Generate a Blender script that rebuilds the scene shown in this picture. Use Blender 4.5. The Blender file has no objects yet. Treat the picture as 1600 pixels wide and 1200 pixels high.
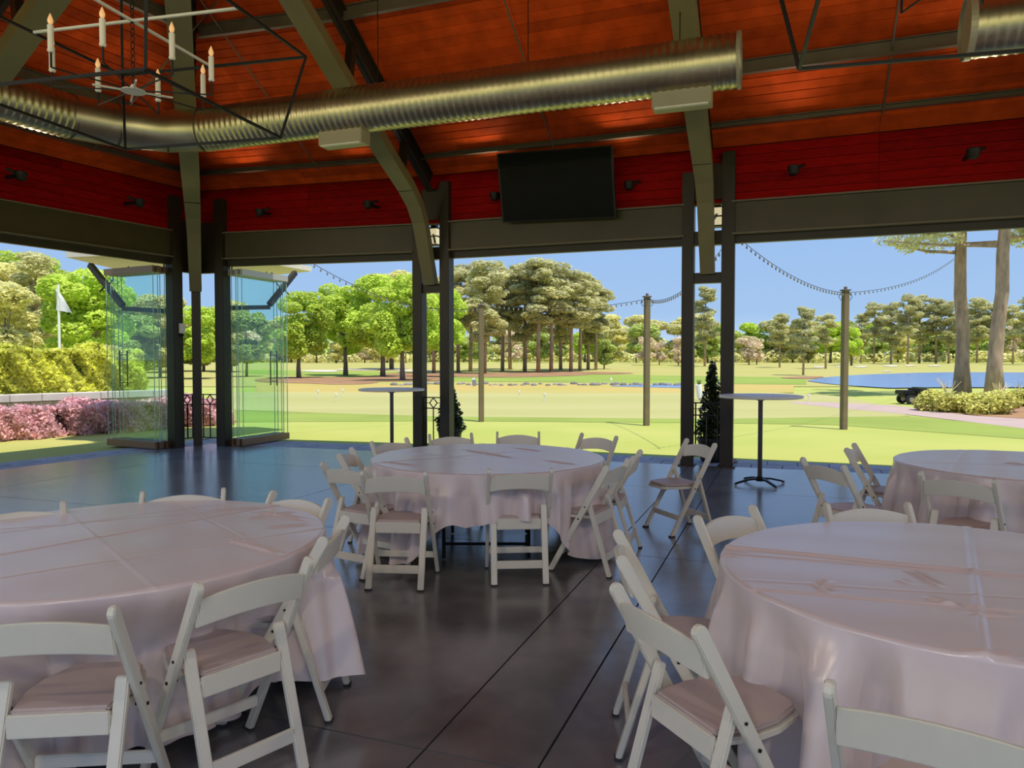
import bpy, bmesh, math, random
import numpy as np
from mathutils import Vector, Matrix

C = bpy.context.scene.collection
PI = math.pi
# ---------------------------------------------------------------- camera, world, sun, exposure
F = 1155.0; EYE = 1.55; PITCH = math.atan(38/F)
cam = bpy.data.cameras.new('camera'); camo = bpy.data.objects.new('camera', cam); C.objects.link(camo)
cam.sensor_width = 36; cam.lens = 36*F/1600; cam.clip_end = 2000
camo.location = (0, 0, EYE); camo.rotation_euler = (PI/2-PITCH, 0, 0)
S = bpy.context.scene; S.camera = camo
S.view_settings.view_transform = 'Standard'; S.view_settings.look = 'None'
S.cycles.transparent_max_bounces = 24
S.view_settings.gamma = 1; S.view_settings.use_curve_mapping = False
S.view_settings.exposure = 0.75
FLOOD_WALL = 14; FILL_BACK = 72
U = Vector((.937, -.349, 0)); N = Vector((.349, .937, 0))
w = bpy.data.worlds.new('World'); S.world = w; w.use_nodes = True
nt = w.node_tree; nt.nodes.clear()
def nd(t, k, **kw):
    n = t.nodes.new(k)
    for a, b in kw.items(): setattr(n, a, b)
    return n
out = nd(nt, 'ShaderNodeOutputWorld'); bg = nd(nt, 'ShaderNodeBackground')
tc = nd(nt, 'ShaderNodeTexCoord'); sx = nd(nt, 'ShaderNodeSeparateXYZ'); rp = nd(nt, 'ShaderNodeValToRGB')
nt.links.new(tc.outputs['Generated'], sx.inputs[0]); nt.links.new(sx.outputs['Z'], rp.inputs[0])
el = rp.color_ramp.elements
el[0].position = 0.0; el[0].color = (.36, .45, .58, 1)
el[1].position = 1.0; el[1].color = (.16, .29, .62, 1)
e = rp.color_ramp.elements.new(.06); e.color = (.225, .34, .51, 1)
e = rp.color_ramp.elements.new(.22); e.color = (.185, .30, .52, 1)
nt.links.new(rp.outputs[0], bg.inputs[0]); bg.inputs[1].default_value = 1.0
nt.links.new(bg.outputs[0], out.inputs[0])
sun = bpy.data.lights.new('sun', 'SUN'); suno = bpy.data.objects.new('sun', sun); C.objects.link(suno)
sun.energy = 3.1; sun.angle = math.radians(.6); sun.color = (1, .95, .84)
sd = U*.31-N*.16+Vector((0, 0, .93))
suno.rotation_euler = sd.to_track_quat('Z', 'Y').to_euler()

# ---------------------------------------------------------------- helpers
cp, sp = math.cos(PITCH), math.sin(PITCH)
def ray(x, y):
    a = (x-800)/F; b = (y-600)/F
    return Vector((a, cp-b*sp, -sp-b*cp))
def Z(x, y, z=0.0):
    r = ray(x, y); return r*((z-EYE)/r.z)+Vector((0, 0, EYE))
def P(x, y, D):
    r = ray(x, y); return r*(D/r.y)+Vector((0, 0, EYE))
def terr(X, Y):
    r = math.hypot(X, Y)
    t = min(1, max(0, (r-55)/115)); t = t*t*(3-2*t)
    h = 1.08*t
    if r > 30: h += .10*math.sin(X*.07+1.3)*math.sin(Y*.05)*min(1, (r-30)/40)
    return h-.03
def G(x, y):
    r = ray(x, y)
    t = 3.0; last = t
    while t < 260:
        q = r*t+Vector((0, 0, EYE))
        if q.z <= terr(q.x, q.y):
            a, b = last, t
            for _ in range(14):
                m = (a+b)/2; q = r*m+Vector((0, 0, EYE))
                if q.z <= terr(q.x, q.y): b = m
                else: a = m
            return r*b+Vector((0, 0, EYE))
        last = t; t *= 1.02
    q = r*last; return Vector((q.x, q.y, terr(q.x, q.y)))

M = {}
def mat(name, col, rough=.5, metal=0, var=0, scale=5, bump=0, bscale=None, rnd=0, island=0, coat=0, trans=0, stretch=None, spec=.5, emis=None, sheen=0, detail=4, col2=None, contrast=(.3, .7)):
    m = bpy.data.materials.new(name); m.use_nodes = True; t = m.node_tree
    b = t.nodes['Principled BSDF']; o = t.nodes['Material Output']
    b.inputs['Roughness'].default_value = rough; b.inputs['Metallic'].default_value = metal
    b.inputs['Specular IOR Level'].default_value = spec
    b.inputs['Coat Weight'].default_value = coat
    b.inputs['Sheen Weight'].default_value = sheen
    src = None
    c = nd(t, 'ShaderNodeRGB'); c.outputs[0].default_value = (*col, 1); src = c.outputs[0]
    tcn = nd(t, 'ShaderNodeTexCoord'); mp = nd(t, 'ShaderNodeMapping')
    t.links.new(tcn.outputs['Object'], mp.inputs[0])
    if stretch: mp.inputs['Scale'].default_value = stretch
    if var or col2:
        nz = nd(t, 'ShaderNodeTexNoise'); nz.inputs['Scale'].default_value = scale; nz.inputs['Detail'].default_value = detail
        t.links.new(mp.outputs[0], nz.inputs['Vector'])
        mr = nd(t, 'ShaderNodeMapRange'); mr.inputs[1].default_value = contrast[0]; mr.inputs[2].default_value = contrast[1]
        t.links.new(nz.outputs[0], mr.inputs[0])
        mx = nd(t, 'ShaderNodeMix', data_type='RGBA')
        c2 = col2 or tuple(min(1, v*(1-var)) for v in col)
        mx.inputs[7].default_value = (*c2, 1)
        t.links.new(mr.outputs[0], mx.inputs[0]); t.links.new(src, mx.inputs[6]); src = mx.outputs[2]
    if rnd or island:
        hs = nd(t, 'ShaderNodeHueSaturation'); t.links.new(src, hs.inputs['Color'])
        acc = None
        if island:
            g = nd(t, 'ShaderNodeNewGeometry'); r1 = nd(t, 'ShaderNodeMapRange')
            r1.inputs[3].default_value = 1-island; r1.inputs[4].default_value = 1+island
            t.links.new(g.outputs['Random Per Island'], r1.inputs[0]); acc = r1.outputs[0]
        if rnd:
            oi = nd(t, 'ShaderNodeObjectInfo'); r2 = nd(t, 'ShaderNodeMapRange')
            r2.inputs[3].default_value = 1-rnd; r2.inputs[4].default_value = 1+rnd
            t.links.new(oi.outputs['Random'], r2.inputs[0])
            if acc:
                ml = nd(t, 'ShaderNodeMath', operation='MULTIPLY'); t.links.new(acc, ml.inputs[0]); t.links.new(r2.outputs[0], ml.inputs[1]); acc = ml.outputs[0]
            else: acc = r2.outputs[0]
        t.links.new(acc, hs.inputs['Value']); src = hs.outputs[0]
    t.links.new(src, b.inputs['Base Color'])
    if bump:
        nb = nd(t, 'ShaderNodeTexNoise'); nb.inputs['Scale'].default_value = bscale or scale; nb.inputs['Detail'].default_value = 5
        t.links.new(mp.outputs[0], nb.inputs['Vector'])
        bp = nd(t, 'ShaderNodeBump'); bp.inputs['Strength'].default_value = bump; bp.inputs['Distance'].default_value = .01
        t.links.new(nb.outputs[0], bp.inputs['Height']); t.links.new(bp.outputs[0], b.inputs['Normal'])
    if emis: b.inputs['Emission Color'].default_value = (*emis[0], 1); b.inputs['Emission Strength'].default_value = emis[1]
    if trans:
        tr = nd(t, 'ShaderNodeBsdfTranslucent'); t.links.new(src, tr.inputs[0])
        ms = nd(t, 'ShaderNodeMixShader'); ms.inputs[0].default_value = trans
        t.links.new(b.outputs[0], ms.inputs[1]); t.links.new(tr.outputs[0], ms.inputs[2]); t.links.new(ms.outputs[0], o.inputs[0])
    M[name] = m
    return m
def glassmat(name, tint, f=1.0):
    m = bpy.data.materials.new(name); m.use_nodes = True; t = m.node_tree; t.nodes.clear()
    o = nd(t, 'ShaderNodeOutputMaterial'); tr = nd(t, 'ShaderNodeBsdfTransparent'); gl = nd(t, 'ShaderNodeBsdfGlossy')
    tr.inputs[0].default_value = (*tint, 1); gl.inputs['Roughness'].default_value = .02
    fr = nd(t, 'ShaderNodeFresnel'); ge = nd(t, 'ShaderNodeNewGeometry'); mi = nd(t, 'ShaderNodeMapRange')
    mi.inputs[3].default_value = 1.45; mi.inputs[4].default_value = 1/1.45
    t.links.new(ge.outputs['Backfacing'], mi.inputs[0]); t.links.new(mi.outputs[0], fr.inputs[0])
    mu = nd(t, 'ShaderNodeMath', operation='MULTIPLY'); mu.inputs[1].default_value = f
    ms = nd(t, 'ShaderNodeMixShader'); t.links.new(fr.outputs[0], mu.inputs[0]); t.links.new(mu.outputs[0], ms.inputs[0])
    t.links.new(tr.outputs[0], ms.inputs[1]); t.links.new(gl.outputs[0], ms.inputs[2]); t.links.new(ms.outputs[0], o.inputs[0])
    M[name] = m

mat('bronze_paint', (.032, .023, .013), .42, var=.25, scale=3, spec=.4)
mat('olive_paint', (.055, .043, .016), .4, var=.2, scale=3)
mat('chord_lit_bronze', (.21, .185, .09), .45, var=.15, scale=2)  # the dark bronze made lighter, standing in for bounced light on the chords
mat('purlin_steel', (.15, .12, .08), .45, var=.2, scale=4)
mat('black_metal', (.012, .012, .012), .45, spec=.25)
mat('plank_red_unlit', (.30, .003, .002), .6, var=.35, scale=6, rnd=.18, stretch=(1, 1, 6), spec=.06)  # wall boards: the stain coloured deep red, as it looks unlit
mat('plank_orange_lit', (.72, .085, .008), .75, var=.35, scale=4, rnd=.2, spec=.1, bump=.15, bscale=20)  # roof boards: same stain coloured orange, as it looks when lit
mat('backing', (.03, .01, .008), .8)
mat('cover_grey', (.14, .13, .12), .9)
mat('soffit', (.80, .72, .62), .7)
mat('concrete', (.205, .203, .21), .22, col2=(.095, .093, .10), scale=2.2, bump=.07, bscale=12, rnd=.06, detail=9, spec=.5, contrast=(.35, .75))
M['concrete'].node_tree.nodes['Principled BSDF'].inputs['IOR'].default_value = 2.35
mat('joint', (.012, .012, .014), .8)
mat('paver', (.34, .33, .36), .7, var=.25, scale=6, rnd=.12)
mat('chair_white', (.74, .70, .60), .38, var=.05, scale=8)
mat('seat_pad', (.56, .45, .42), .45, var=.1, scale=6)
mat('rubber', (.03, .03, .03), .7)
mat('cloth', (.76, .64, .635), .26, var=.06, scale=3, spec=.8, sheen=.3, bump=.03, bscale=60)
mat('plywood', (.45, .32, .2), .6, var=.2, scale=6)
mat('duct_metal', (.62, .56, .38), .36, metal=1, var=.25, scale=3)
mat('duct_seam', (.10, .09, .06), .5, metal=.6)
mat('register', (.40, .37, .28), .45, metal=.3)
mat('white_metal', (.80, .78, .72), .4)
mat('grey_metal', (.42, .38, .34), .35, metal=.8)
mat('screen', (.004, .004, .006), .4, spec=.08)
mat('wax', (.85, .80, .70), .5)
mat('bulb', (.85, .55, .28), .2, emis=((1, .5, .2), .25))
mat('grass', (.36, .40, .085), .9, col2=(.44, .44, .12), scale=.35, bump=.5, bscale=25, spec=.1, detail=10)
mat('grass_far', (.38, .37, .10), .95, col2=(.44, .38, .14), scale=.06, spec=.05, detail=6)
mat('grass_left', (.46, .42, .13), .9, col2=(.36, .36, .09), scale=.5, spec=.1, detail=8)
mat('green_collar', (.29, .35, .07), .9, var=.15, scale=.4, spec=.1)
mat('putting_green', (.38, .36, .125), .9, col2=(.45, .41, .17), scale=.12, spec=.1, stretch=(.3, 1.6, 1), detail=6)
mat('tan_grass', (.50, .36, .12), .95, col2=(.42, .36, .10), scale=.2, spec=.05)
mat('fairway_stripe', (.29, .37, .075), .95, var=.2, scale=.15, spec=.05)
mat('mulch', (.40, .23, .12), .95, col2=(.24, .14, .08), scale=.5, spec=.05)
mat('sand', (.68, .58, .46), .9)
mat('path_concrete', (.47, .335, .28), .85, var=.1, scale=1)
mat('water', (.16, .26, .44), .25, bump=.08, bscale=.8, spec=.5)
mat('rock', (.28, .25, .23), .9, rnd=.3, var=.3, scale=3)
mat('stone_cap', (.70, .63, .58), .8, var=.2, scale=3)
mat('bark', (.22, .17, .14), .9, var=.4, scale=6, bump=.6, bscale=14, stretch=(1, 1, .25))
mat('bark_pine', (.52, .36, .26), .9, var=.5, scale=5, bump=.8, bscale=10, stretch=(1, 1, .3))
mat('pole_wood', (.20, .15, .08), .8, var=.2, scale=4)
mat('leaf_oak', (.74, .88, .15), .6, island=.25, rnd=.1, trans=.5, var=.3, scale=.5, spec=.2)
mat('leaf_pine', (.82, .79, .42), .7, island=.25, rnd=.1, trans=.48, var=.35, scale=.4, spec=.15)
mat('leaf_pale', (.88, .83, .38), .7, island=.25, rnd=.15, trans=.48, var=.3, scale=.4, spec=.15)
mat('leaf_green', (.68, .76, .25), .7, island=.25, rnd=.15, trans=.45, var=.3, scale=.4, spec=.15)
mat('leaf_bud', (.80, .66, .46), .8, island=.3, rnd=.15, trans=.2, spec=.1)
mat('hedge_leaf', (.90, .90, .15), .5, island=.4, trans=.45, var=.35, scale=1.2, spec=.3)
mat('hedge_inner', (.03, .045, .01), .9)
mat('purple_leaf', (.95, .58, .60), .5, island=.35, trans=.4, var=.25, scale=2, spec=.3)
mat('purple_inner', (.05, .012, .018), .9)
mat('topiary_leaf', (.035, .06, .015), .4, island=.6, trans=.1, spec=.4)
mat('bush_leaf', (.78, .74, .2), .6, island=.45, trans=.3, var=.4, scale=1.5, spec=.2)
mat('pot', (.012, .011, .010), .4)
mat('flag_cloth', (.75, .73, .76), .7, trans=.2)
mat('rail_brown', (.22, .13, .07), .4, metal=.3)
mat('rail_grey', (.50, .48, .44), .4, metal=.3)
mat('lamp_pane', (.85, .80, .60), .3, emis=((1, .85, .5), .35))
mat('cart_green', (.06, .075, .035), .45)
mat('tyre', (.015, .015, .015), .8)
mat('wheel_yellow', (.6, .5, .25), .5)
mat('skin', (.5, .33, .25), .6)
mat('shirt', (.8, .8, .8), .8)
mat('trouser', (.25, .25, .3), .8)
mat('glass_bulb', (.25, .22, .2), .2)
glassmat('door_glass', (.90, .975, .95), .55)
mat('glass_edge', (.35, .62, .52), .15)

def wloc(o):
    v = Vector((0, 0, 0))
    while o is not None: v = v+Vector(o.location); o = o.parent
    return v
class MB:
    def __init__(s): s.v = []; s.f = []
    def quad(s, a, b, c, d): i = len(s.v); s.v += [tuple(a), tuple(b), tuple(c), tuple(d)]; s.f.append((i, i+1, i+2, i+3)); return s
    def hexa(s, p):      # 8 points bottom 0-3, top 4-7
        i = len(s.v); s.v += [tuple(q) for q in p]
        s.f += [tuple(i+k for k in q) for q in ((3, 2, 1, 0), (4, 5, 6, 7), (0, 1, 5, 4), (1, 2, 6, 5), (2, 3, 7, 6), (3, 0, 4, 7))]; return s
    def box(s, c, sz, rz=0):
        c = Vector(c); R = Matrix.Rotation(rz, 3, 'Z'); h = [q/2 for q in sz]
        p = [c+R@Vector((a*h[0], b*h[1], k*h[2])) for k in (-1, 1) for a, b in ((-1, -1), (1, -1), (1, 1), (-1, 1))]
        return s.hexa(p)
    def bar(s, a, b, w, h, up=(0, 0, 1)):
        a = Vector(a); b = Vector(b); d = (b-a).normalized(); x = d.cross(Vector(up))
        if x.length < 1e-4: x = d.cross(Vector((1, 0, 0)))
        x.normalize(); y = x.cross(d).normalized()
        p = [q+x*i*w/2+y*j*h/2 for q in (a, b) for i, j in ((-1, -1), (1, -1), (1, 1), (-1, 1))]
        return s.hexa(p)
    def sweep(s, pts, w, h, side):      # rectangular section along pts, side = across vector
        side = Vector(side).normalized(); n = len(pts); pts = [Vector(p) for p in pts]; i0 = len(s.v)
        for k, p in enumerate(pts):
            d = (pts[min(k+1, n-1)]-pts[max(k-1, 0)]).normalized(); y = side.cross(d).normalized()
            ww = w[k] if isinstance(w, (list, tuple)) else w
            for i, j in ((-1, -1), (1, -1), (1, 1), (-1, 1)): s.v.append(tuple(p+side*i*ww/2+y*j*h/2))
        for k in range(n-1):
            for q in range(4):
                a = i0+4*k+q; b = i0+4*k+(q+1) % 4; s.f.append((a, b, b+4, a+4))
        s.f.append((i0, i0+3, i0+2, i0+1)); e = i0+4*(n-1); s.f.append((e, e+1, e+2, e+3)); return s
    def tube(s, pts, r, seg=8, cap=True):
        pts = [Vector(p) for p in pts]; n = len(pts); i0 = len(s.v); x = None
        for k, p in enumerate(pts):
            d = (pts[min(k+1, n-1)]-pts[max(k-1, 0)]).normalized()
            if x is None:
                x = d.cross(Vector((0, 0, 1)))
                if x.length < .05: x = d.cross(Vector((1, 0, 0)))
            x = (x-d*x.dot(d)).normalized(); y = d.cross(x)
            rr = r[k] if isinstance(r, (list, tuple)) else r
            for q in range(seg):
                a = 2*PI*q/seg; s.v.append(tuple(p+(x*math.cos(a)+y*math.sin(a))*rr))
        for k in range(n-1):
            for q in range(seg):
                a = i0+seg*k+q; b = i0+seg*k+(q+1) % seg; s.f.append((a, b, b+seg, a+seg))
        if cap:
            s.f.append(tuple(range(i0+seg-1, i0-1, -1))); e = i0+seg*(n-1); s.f.append(tuple(range(e, e+seg)))
        return s
    def lathe(s, prof, c=(0, 0, 0), seg=20):
        i0 = len(s.v); n = len(prof)
        for r, z in prof:
            for q in range(seg):
                a = 2*PI*q/seg; s.v.append((c[0]+r*math.cos(a), c[1]+r*math.sin(a), c[2]+z))
        for k in range(n-1):
            for q in range(seg):
                a = i0+seg*k+q; b = i0+seg*k+(q+1) % seg; s.f.append((a, b, b+seg, a+seg))
        s.f.append(tuple(range(i0+seg-1, i0-1, -1))); e = i0+seg*(n-1); s.f.append(tuple(range(e, e+seg)))
        return s
    def prism(s, poly, h):       # poly of 3-D points, extruded by vector h
        i = len(s.v); n = len(poly); h = Vector(h)
        s.v += [tuple(q) for q in poly]+[tuple(Vector(q)+h) for q in poly]
        s.f.append(tuple(range(i+n-1, i-1, -1))); s.f.append(tuple(range(i+n, i+2*n)))
        for k in range(n):
            j = (k+1) % n; s.f.append((i+k, i+j, i+n+j, i+n+k))
        return s
    def build(s, name, m, parent=None, local=False, smooth=False, bevel=0, origin=None):
        me = bpy.data.meshes.new(name)
        off = Vector((0, 0, 0))
        if parent is not None and not local: off = wloc(parent)
        o = bpy.data.objects.new(name, me)
        if parent is None and not local:
            a = np.array(s.v); off = Vector(((a[:, 0].min()+a[:, 0].max())/2, (a[:, 1].min()+a[:, 1].max())/2, a[:, 2].min()))
            if origin is not None: off = Vector(origin)
            o.location = off
        me.from_pydata([tuple(Vector(q)-off) for q in s.v], [], s.f)
        bm = bmesh.new(); bm.from_mesh(me); bmesh.ops.recalc_face_normals(bm, faces=bm.faces)
        if bevel:
            es = [e for e in bm.edges if len(e.link_faces) == 2 and e.calc_face_angle() > .6]
            bmesh.ops.bevel(bm, geom=es, offset=bevel, segments=2, affect='EDGES', clamp_overlap=True)
        bm.to_mesh(me); bm.free()
        me.materials.append(M[m]); C.objects.link(o)
        if parent is not None: o.parent = parent
        if smooth:
            for p in me.polygons: p.use_smooth = True
        return o
def tag(o, label=None, cat=None, group=None, kind=None):
    if label: o['label'] = label
    if cat: o['category'] = cat
    if group: o['group'] = group
    if kind: o['kind'] = kind
    return o
def thing(name, loc, label, cat, group=None, rz=0):
    o = bpy.data.objects.new(name, None); o.empty_display_size = .1; C.objects.link(o); o.location = loc; o.rotation_euler = (0, 0, rz)
    return tag(o, label, cat, group)
def part(o, label): o['label'] = label; return o
def copy_tree(o, parent=None):
    c = o.copy(); C.objects.link(c); c.parent = parent
    for ch in list(o.children): copy_tree(ch, c)
    return c
def rawmesh(name, V, Fq, m, parent=None, smooth=True):
    """numpy verts (n,3), quads (k,4)"""
    me = bpy.data.meshes.new(name)
    me.vertices.add(len(V)); me.vertices.foreach_set('co', np.asarray(V, dtype=np.float32).ravel())
    k = len(Fq); me.loops.add(k*4); me.loops.foreach_set('vertex_index', np.asarray(Fq, dtype=np.int32).ravel())
    me.polygons.add(k); me.polygons.foreach_set('loop_start', np.arange(0, 4*k, 4, dtype=np.int32))
    try: me.polygons.foreach_set('loop_total', np.full(k, 4, dtype=np.int32))
    except Exception: pass
    if smooth: me.polygons.foreach_set('use_smooth', np.ones(k, dtype=bool))
    me.update(calc_edges=True); me.validate()
    me.materials.append(M[m]); o = bpy.data.objects.new(name, me); C.objects.link(o)
    if parent is not None: o.parent = parent
    return o

# ---------------------------------------------------------------- plan of the pavilion
inB = -N; dL = Vector((-.454, -.891, 0)); inL = Vector((.891, -.454, 0))
K = Vector((-5.726, 13.44, 0)); BH = Vector((.4863, -1.2484, 0))
PA = Vector((-5.93, 13.02, 0)); PC = Vector((-5.18, 13.28, 0))
P1 = Vector((-1.31, 12.3, 0)); P2 = Vector((2.84, 10.75, 0)); P3 = Vector((6.95, 9.17, 0)); P4 = Vector((10.9, 7.65, 0))
BW = [K, P1, P2, P3, P4]
BT = [0]
for a, b in zip(BW, BW[1:]): BT.append(BT[-1]+(b-a).length)
def Wb(t):
    for i in range(4):
        if t <= BT[i+1] or i == 3: return BW[i].lerp(BW[i+1], (t-BT[i])/(BT[i+1]-BT[i]))
def Wl(t): return K+dL*t
SL = .62; ZT = 4.58
def zr(s): return ZT+SL*s
Zv = Vector((0, 0, 1))
def RB(t, s, dz=0): return Wb(t)+inB*s+Zv*(zr(s)+dz)
def RL(t, s, dz=0): return Wl(t)+inL*s+Zv*(zr(s)+dz)

# ---------------------------------------------------------------- ground
def ground():
    na = 150; rs = [0.5+i*1.4 for i in range(45)]
    while rs[-1] < 420: rs.append(rs[-1]*1.035)
    V = []; Fq = []
    for r in rs:
        for k in range(na):
            a = 2*PI*k/na; x, y = r*math.sin(a), r*math.cos(a); V.append((x, y, terr(x, y)-.03*min(1, max(0, (r-22)/30))))
    for i in range(len(rs)-1):
        for k in range(na):
            a = i*na+k; b = i*na+(k+1) % na; Fq.append((a, b, b+na, a+na))
    return tag(rawmesh('lawn_ground', V, Fq, 'grass'), kind='structure')
ground()
def lay(q, dz): return .003+.55*dz*min(1, max(.12, (math.hypot(q.x, q.y)-8)/40))
def strip(name, xs, top, bot, m, dz=.02, rows=6, kind='structure', label=None, cat=None):
    """ground sheet between two image curves, laid on the terrain"""
    V = []; Fq = []; n = len(xs)
    for j in range(rows+1):
        for i in range(n):
            y = top[i]+(bot[i]-top[i])*j/rows
            q = G(xs[i], y); V.append((q.x, q.y, terr(q.x, q.y)+lay(q, dz)))
    for j in range(rows):
        for i in range(n-1):
            a = j*n+i; Fq.append((a, a+1, a+n+1, a+n))
    o = rawmesh(name, V, Fq, m)
    return tag(o, label, cat, kind=kind)
def lin(x0, x1, n): return [x0+(x1-x0)*i/(n-1) for i in range(n)]
def interp(xs, pts): return [float(np.interp(x, [p[0] for p in pts], [p[1] for p in pts])) for x in xs]
X = lin(-500, 2100, 80)
strip('fairway_ground', X, [564.8]*80, [604]*80, 'grass_far', .0, 14)
X = lin(380, 1260, 50)
strip('fairway_stripe', X, interp(X, [(380, 578), (700, 582), (1260, 590)]), interp(X, [(380, 584), (700, 596), (1260, 601)]), 'fairway_stripe', .02, 4)
X = lin(400, 1240, 50)
strip('rough_grass', X, interp(X, [(400, 598), (1070, 601), (1240, 601)]), interp(X, [(400, 614), (1240, 614)]), 'tan_grass', .02, 4)
X = lin(330, 1420, 60)
strip('putting_green', X, interp(X, [(330, 614), (700, 611), (1150, 611), (1300, 618), (1360, 628), (1420, 650)]), interp(X, [(330, 640), (520, 646), (700, 651), (1100, 655), (1300, 652), (1420, 650.5)]), 'putting_green', .02, 8)
X = lin(300, 1600, 60)
strip('green_collar', X, interp(X, [(300, 640), (520, 646), (700, 651), (1100, 655), (1300, 652), (1420, 650.5), (1600, 668)]), interp(X, [(300, 660), (520, 659), (700, 658), (1100, 661), (1300, 664), (1600, 686)]), 'green_collar', .02, 3)
X = lin(-120, 330, 30)
strip('lawn_beside_pavilion', X, [655]*30, [800 if x < 0 else 760 for x in X], 'grass_left', .012, 6)
def blob(name, cx, cy, rx, ry, m, dz=.035, kind='structure', label=None, cat=None, seed=1):
    rnd = random.Random(seed); n = 28; V = []; ph = [rnd.uniform(0, 6) for _ in range(3)]
    for k in range(n):
        a = 2*PI*k/n; f = 1+.16*math.sin(2*a+ph[0])+.1*math.sin(3*a+ph[1])
        q = G(cx+rx*f*math.cos(a), cy+ry*f*math.sin(a)); V.append(Vector((q.x, q.y, terr(q.x, q.y)+lay(q, dz))))
    mb = MB(); c = sum(V, Vector())/n
    c.z = terr(c.x, c.y)+lay(c, dz)
    for k in range(n): i = len(mb.v); mb.v += [tuple(V[k]), tuple(V[(k+1) % n]), tuple(c)]; mb.f.append((i, i+1, i+2))
    return tag(mb.build(name, m), label, cat, kind=kind)
blob('mulch_bed', 500, 595, 85, 6.5, 'mulch', .05); blob('mulch_bed', 620, 592, 70, 5.5, 'mulch', .06, seed=4)
blob('mulch_bed', 760, 586, 140, 4.2, 'mulch', .06, seed=3); blob('mulch_bed', 880, 583.5, 90, 2.8, 'mulch', .05, seed=7)
blob('mulch_bed', 1255, 590.5, 34, 1.8, 'mulch', .07, seed=5)
for i, (x, y, rx, ry) in enumerate([(500, 580, 34, 1.3), (560, 578, 30, 1.2), (610, 577.5, 36, 1.4), (650, 580, 25, 1.2), (1315, 573.5, 8, .8), (1345, 573.3, 12, .9), (1392, 572.2, 13, .9), (1422, 571.6, 8, .8), (1460, 572, 9, .8), (1385, 580.5, 6, .7), (1280, 574, 10, .8)]):
    blob('sand_bunker', x, y, rx, ry, 'sand', .09, seed=i)
X = lin(1262, 1720, 40)
strip('pond_water', X, interp(X, [(1262, 595), (1290, 590), (1345, 586), (1430, 583), (1500, 582), (1720, 583)]), interp(X, [(1262, 596), (1290, 600), (1340, 604), (1390, 607), (1470, 606), (1720, 606)]), 'water', .06, 4)
X = lin(955, 1075, 10)
strip('creek_water', X, interp(X, [(955, 603), (1075, 601)]), interp(X, [(955, 604), (1075, 607)]), 'water', .05, 1)
X = lin(1235, 1720, 40)
strip('garden_path', X, interp(X, [(1235, 628), (1300, 629), (1400, 634), (1450, 641), (1520, 650), (1600, 654), (1720, 660)]), interp(X, [(1235, 630), (1300, 637), (1400, 646), (1500, 658), (1600, 670), (1720, 684)]), 'path_concrete', .03, 3)
X = lin(1430, 1720, 20)
strip('shrub_bed', X, interp(X, [(1430, 634), (1600, 636), (1720, 638)]), interp(X, [(1430, 640), (1480, 645), (1540, 651), (1600, 655), (1720, 661)]), 'mulch', .045, 3)
# creek stones
rn = random.Random(5)
for i in range(46):
    x = 615+i*10+rn.uniform(-3, 3); y = 601.5+rn.uniform(-1.2, 1.4); q = G(x, y); r = rn.uniform(.12, .24)
    if i == 0:
        mb = MB(); mb.lathe([(.5, -.1), (1, .15), (.9, .5), (.45, .8)], seg=7); st0 = mb.build('creek_stone', 'rock', local=True)
        st = st0
    else: st = st0.copy(); C.objects.link(st)
    st.location = (q.x, q.y, terr(q.x, q.y)); st.scale = (r*1.3, r, r); st.rotation_euler = (0, 0, rn.uniform(0, 6))
    tag(st, 'small grey stone along the creek edge beyond the putting green', 'stone', 'stones lining the creek')

# ---------------------------------------------------------------- floor
def uL(n): return -10.05-.115*(10.2-n)
def nB(u): return 11.05+.03*(u+2)
def UN(u, n, z=0.0): return U*u+N*n+Zv*z
qa = Z(748, 1080); ua = qa.dot(U); qb = Z(914, 1080); ub = qb.dot(U); qc = Z(489, 1135); nc = qc.dot(N)
ucuts = [-99, ua-7.6, ua-3.8, ua, ub, ub+3.8, ub+7.6, 11.6]; ncuts = [-4.5, nc-3.2, nc, nc+3.2, nc+6.4, 99]
fl = MB(); fl.prism([UN(uL(-4.5)-.0, -4.5, -.06), UN(11.6, -4.5, -.06), UN(11.6, nB(11.6), -.06), UN(uL(10.8), nB(-10), -.06)], (0, 0, .052))
fo = tag(fl.build('floor', 'joint', origin=(0, 0, 0)), kind='structure')
for i in range(len(ucuts)-1):
    for j in range(len(ncuts)-1):
        n0, n1 = ncuts[j], ncuts[j+1]; u0, u1 = ucuts[i], ucuts[i+1]; g = .005
        def pt(u, n, du, dn):
            if n > 50: n = nB(max(u, -10.2)); dn = 0
            if u < -50: return UN(uL(n), n+dn, -.012)
            return UN(u+du, n+dn, -.012)
        mb = MB(); mb.prism([pt(u0, n0, g, g), pt(u1, n0, -g, g), pt(u1, n1, -g, -g), pt(u0, n1, g, -g)], (0, 0, .012)); mb.build('slab', 'concrete', fo)
# paver border
pb = MB(); pb.prism([UN(-10.8, nB(-10.8), -.06), UN(11.6, nB(11.6), -.06), UN(11.6, nB(11.6)+.86, -.06), UN(-10.8, nB(-10.8)+.86, -.06)], (0, 0, .045))
po = tag(pb.build('floor_border', 'joint', origin=(0, 0, 0)), kind='structure')
k = -10.8
rn = random.Random(2)
while k < 8.2:
    for r in range(2):
        a = k+.21*r; n0 = nB(a)+.43*r
        mb = MB(); dz = rn.uniform(-.002, .002)
        mb.prism([UN(a+.006, n0+.006, -.03), UN(a+.424, n0+.006, -.03), UN(a+.424, n0+.42, -.03), UN(a+.006, n0+.42, -.03)], (0, 0, .024+dz)); mb.build('paver', 'paver', po)
    k += .43
lb = MB(); lb.prism([UN(uL(-3)-.75, -3, -.06), UN(uL(-3), -3, -.06), UN(uL(10.85), 10.85, -.06), UN(uL(10.85)-.75, 10.85, -.06)], (0, 0, .045))
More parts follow.
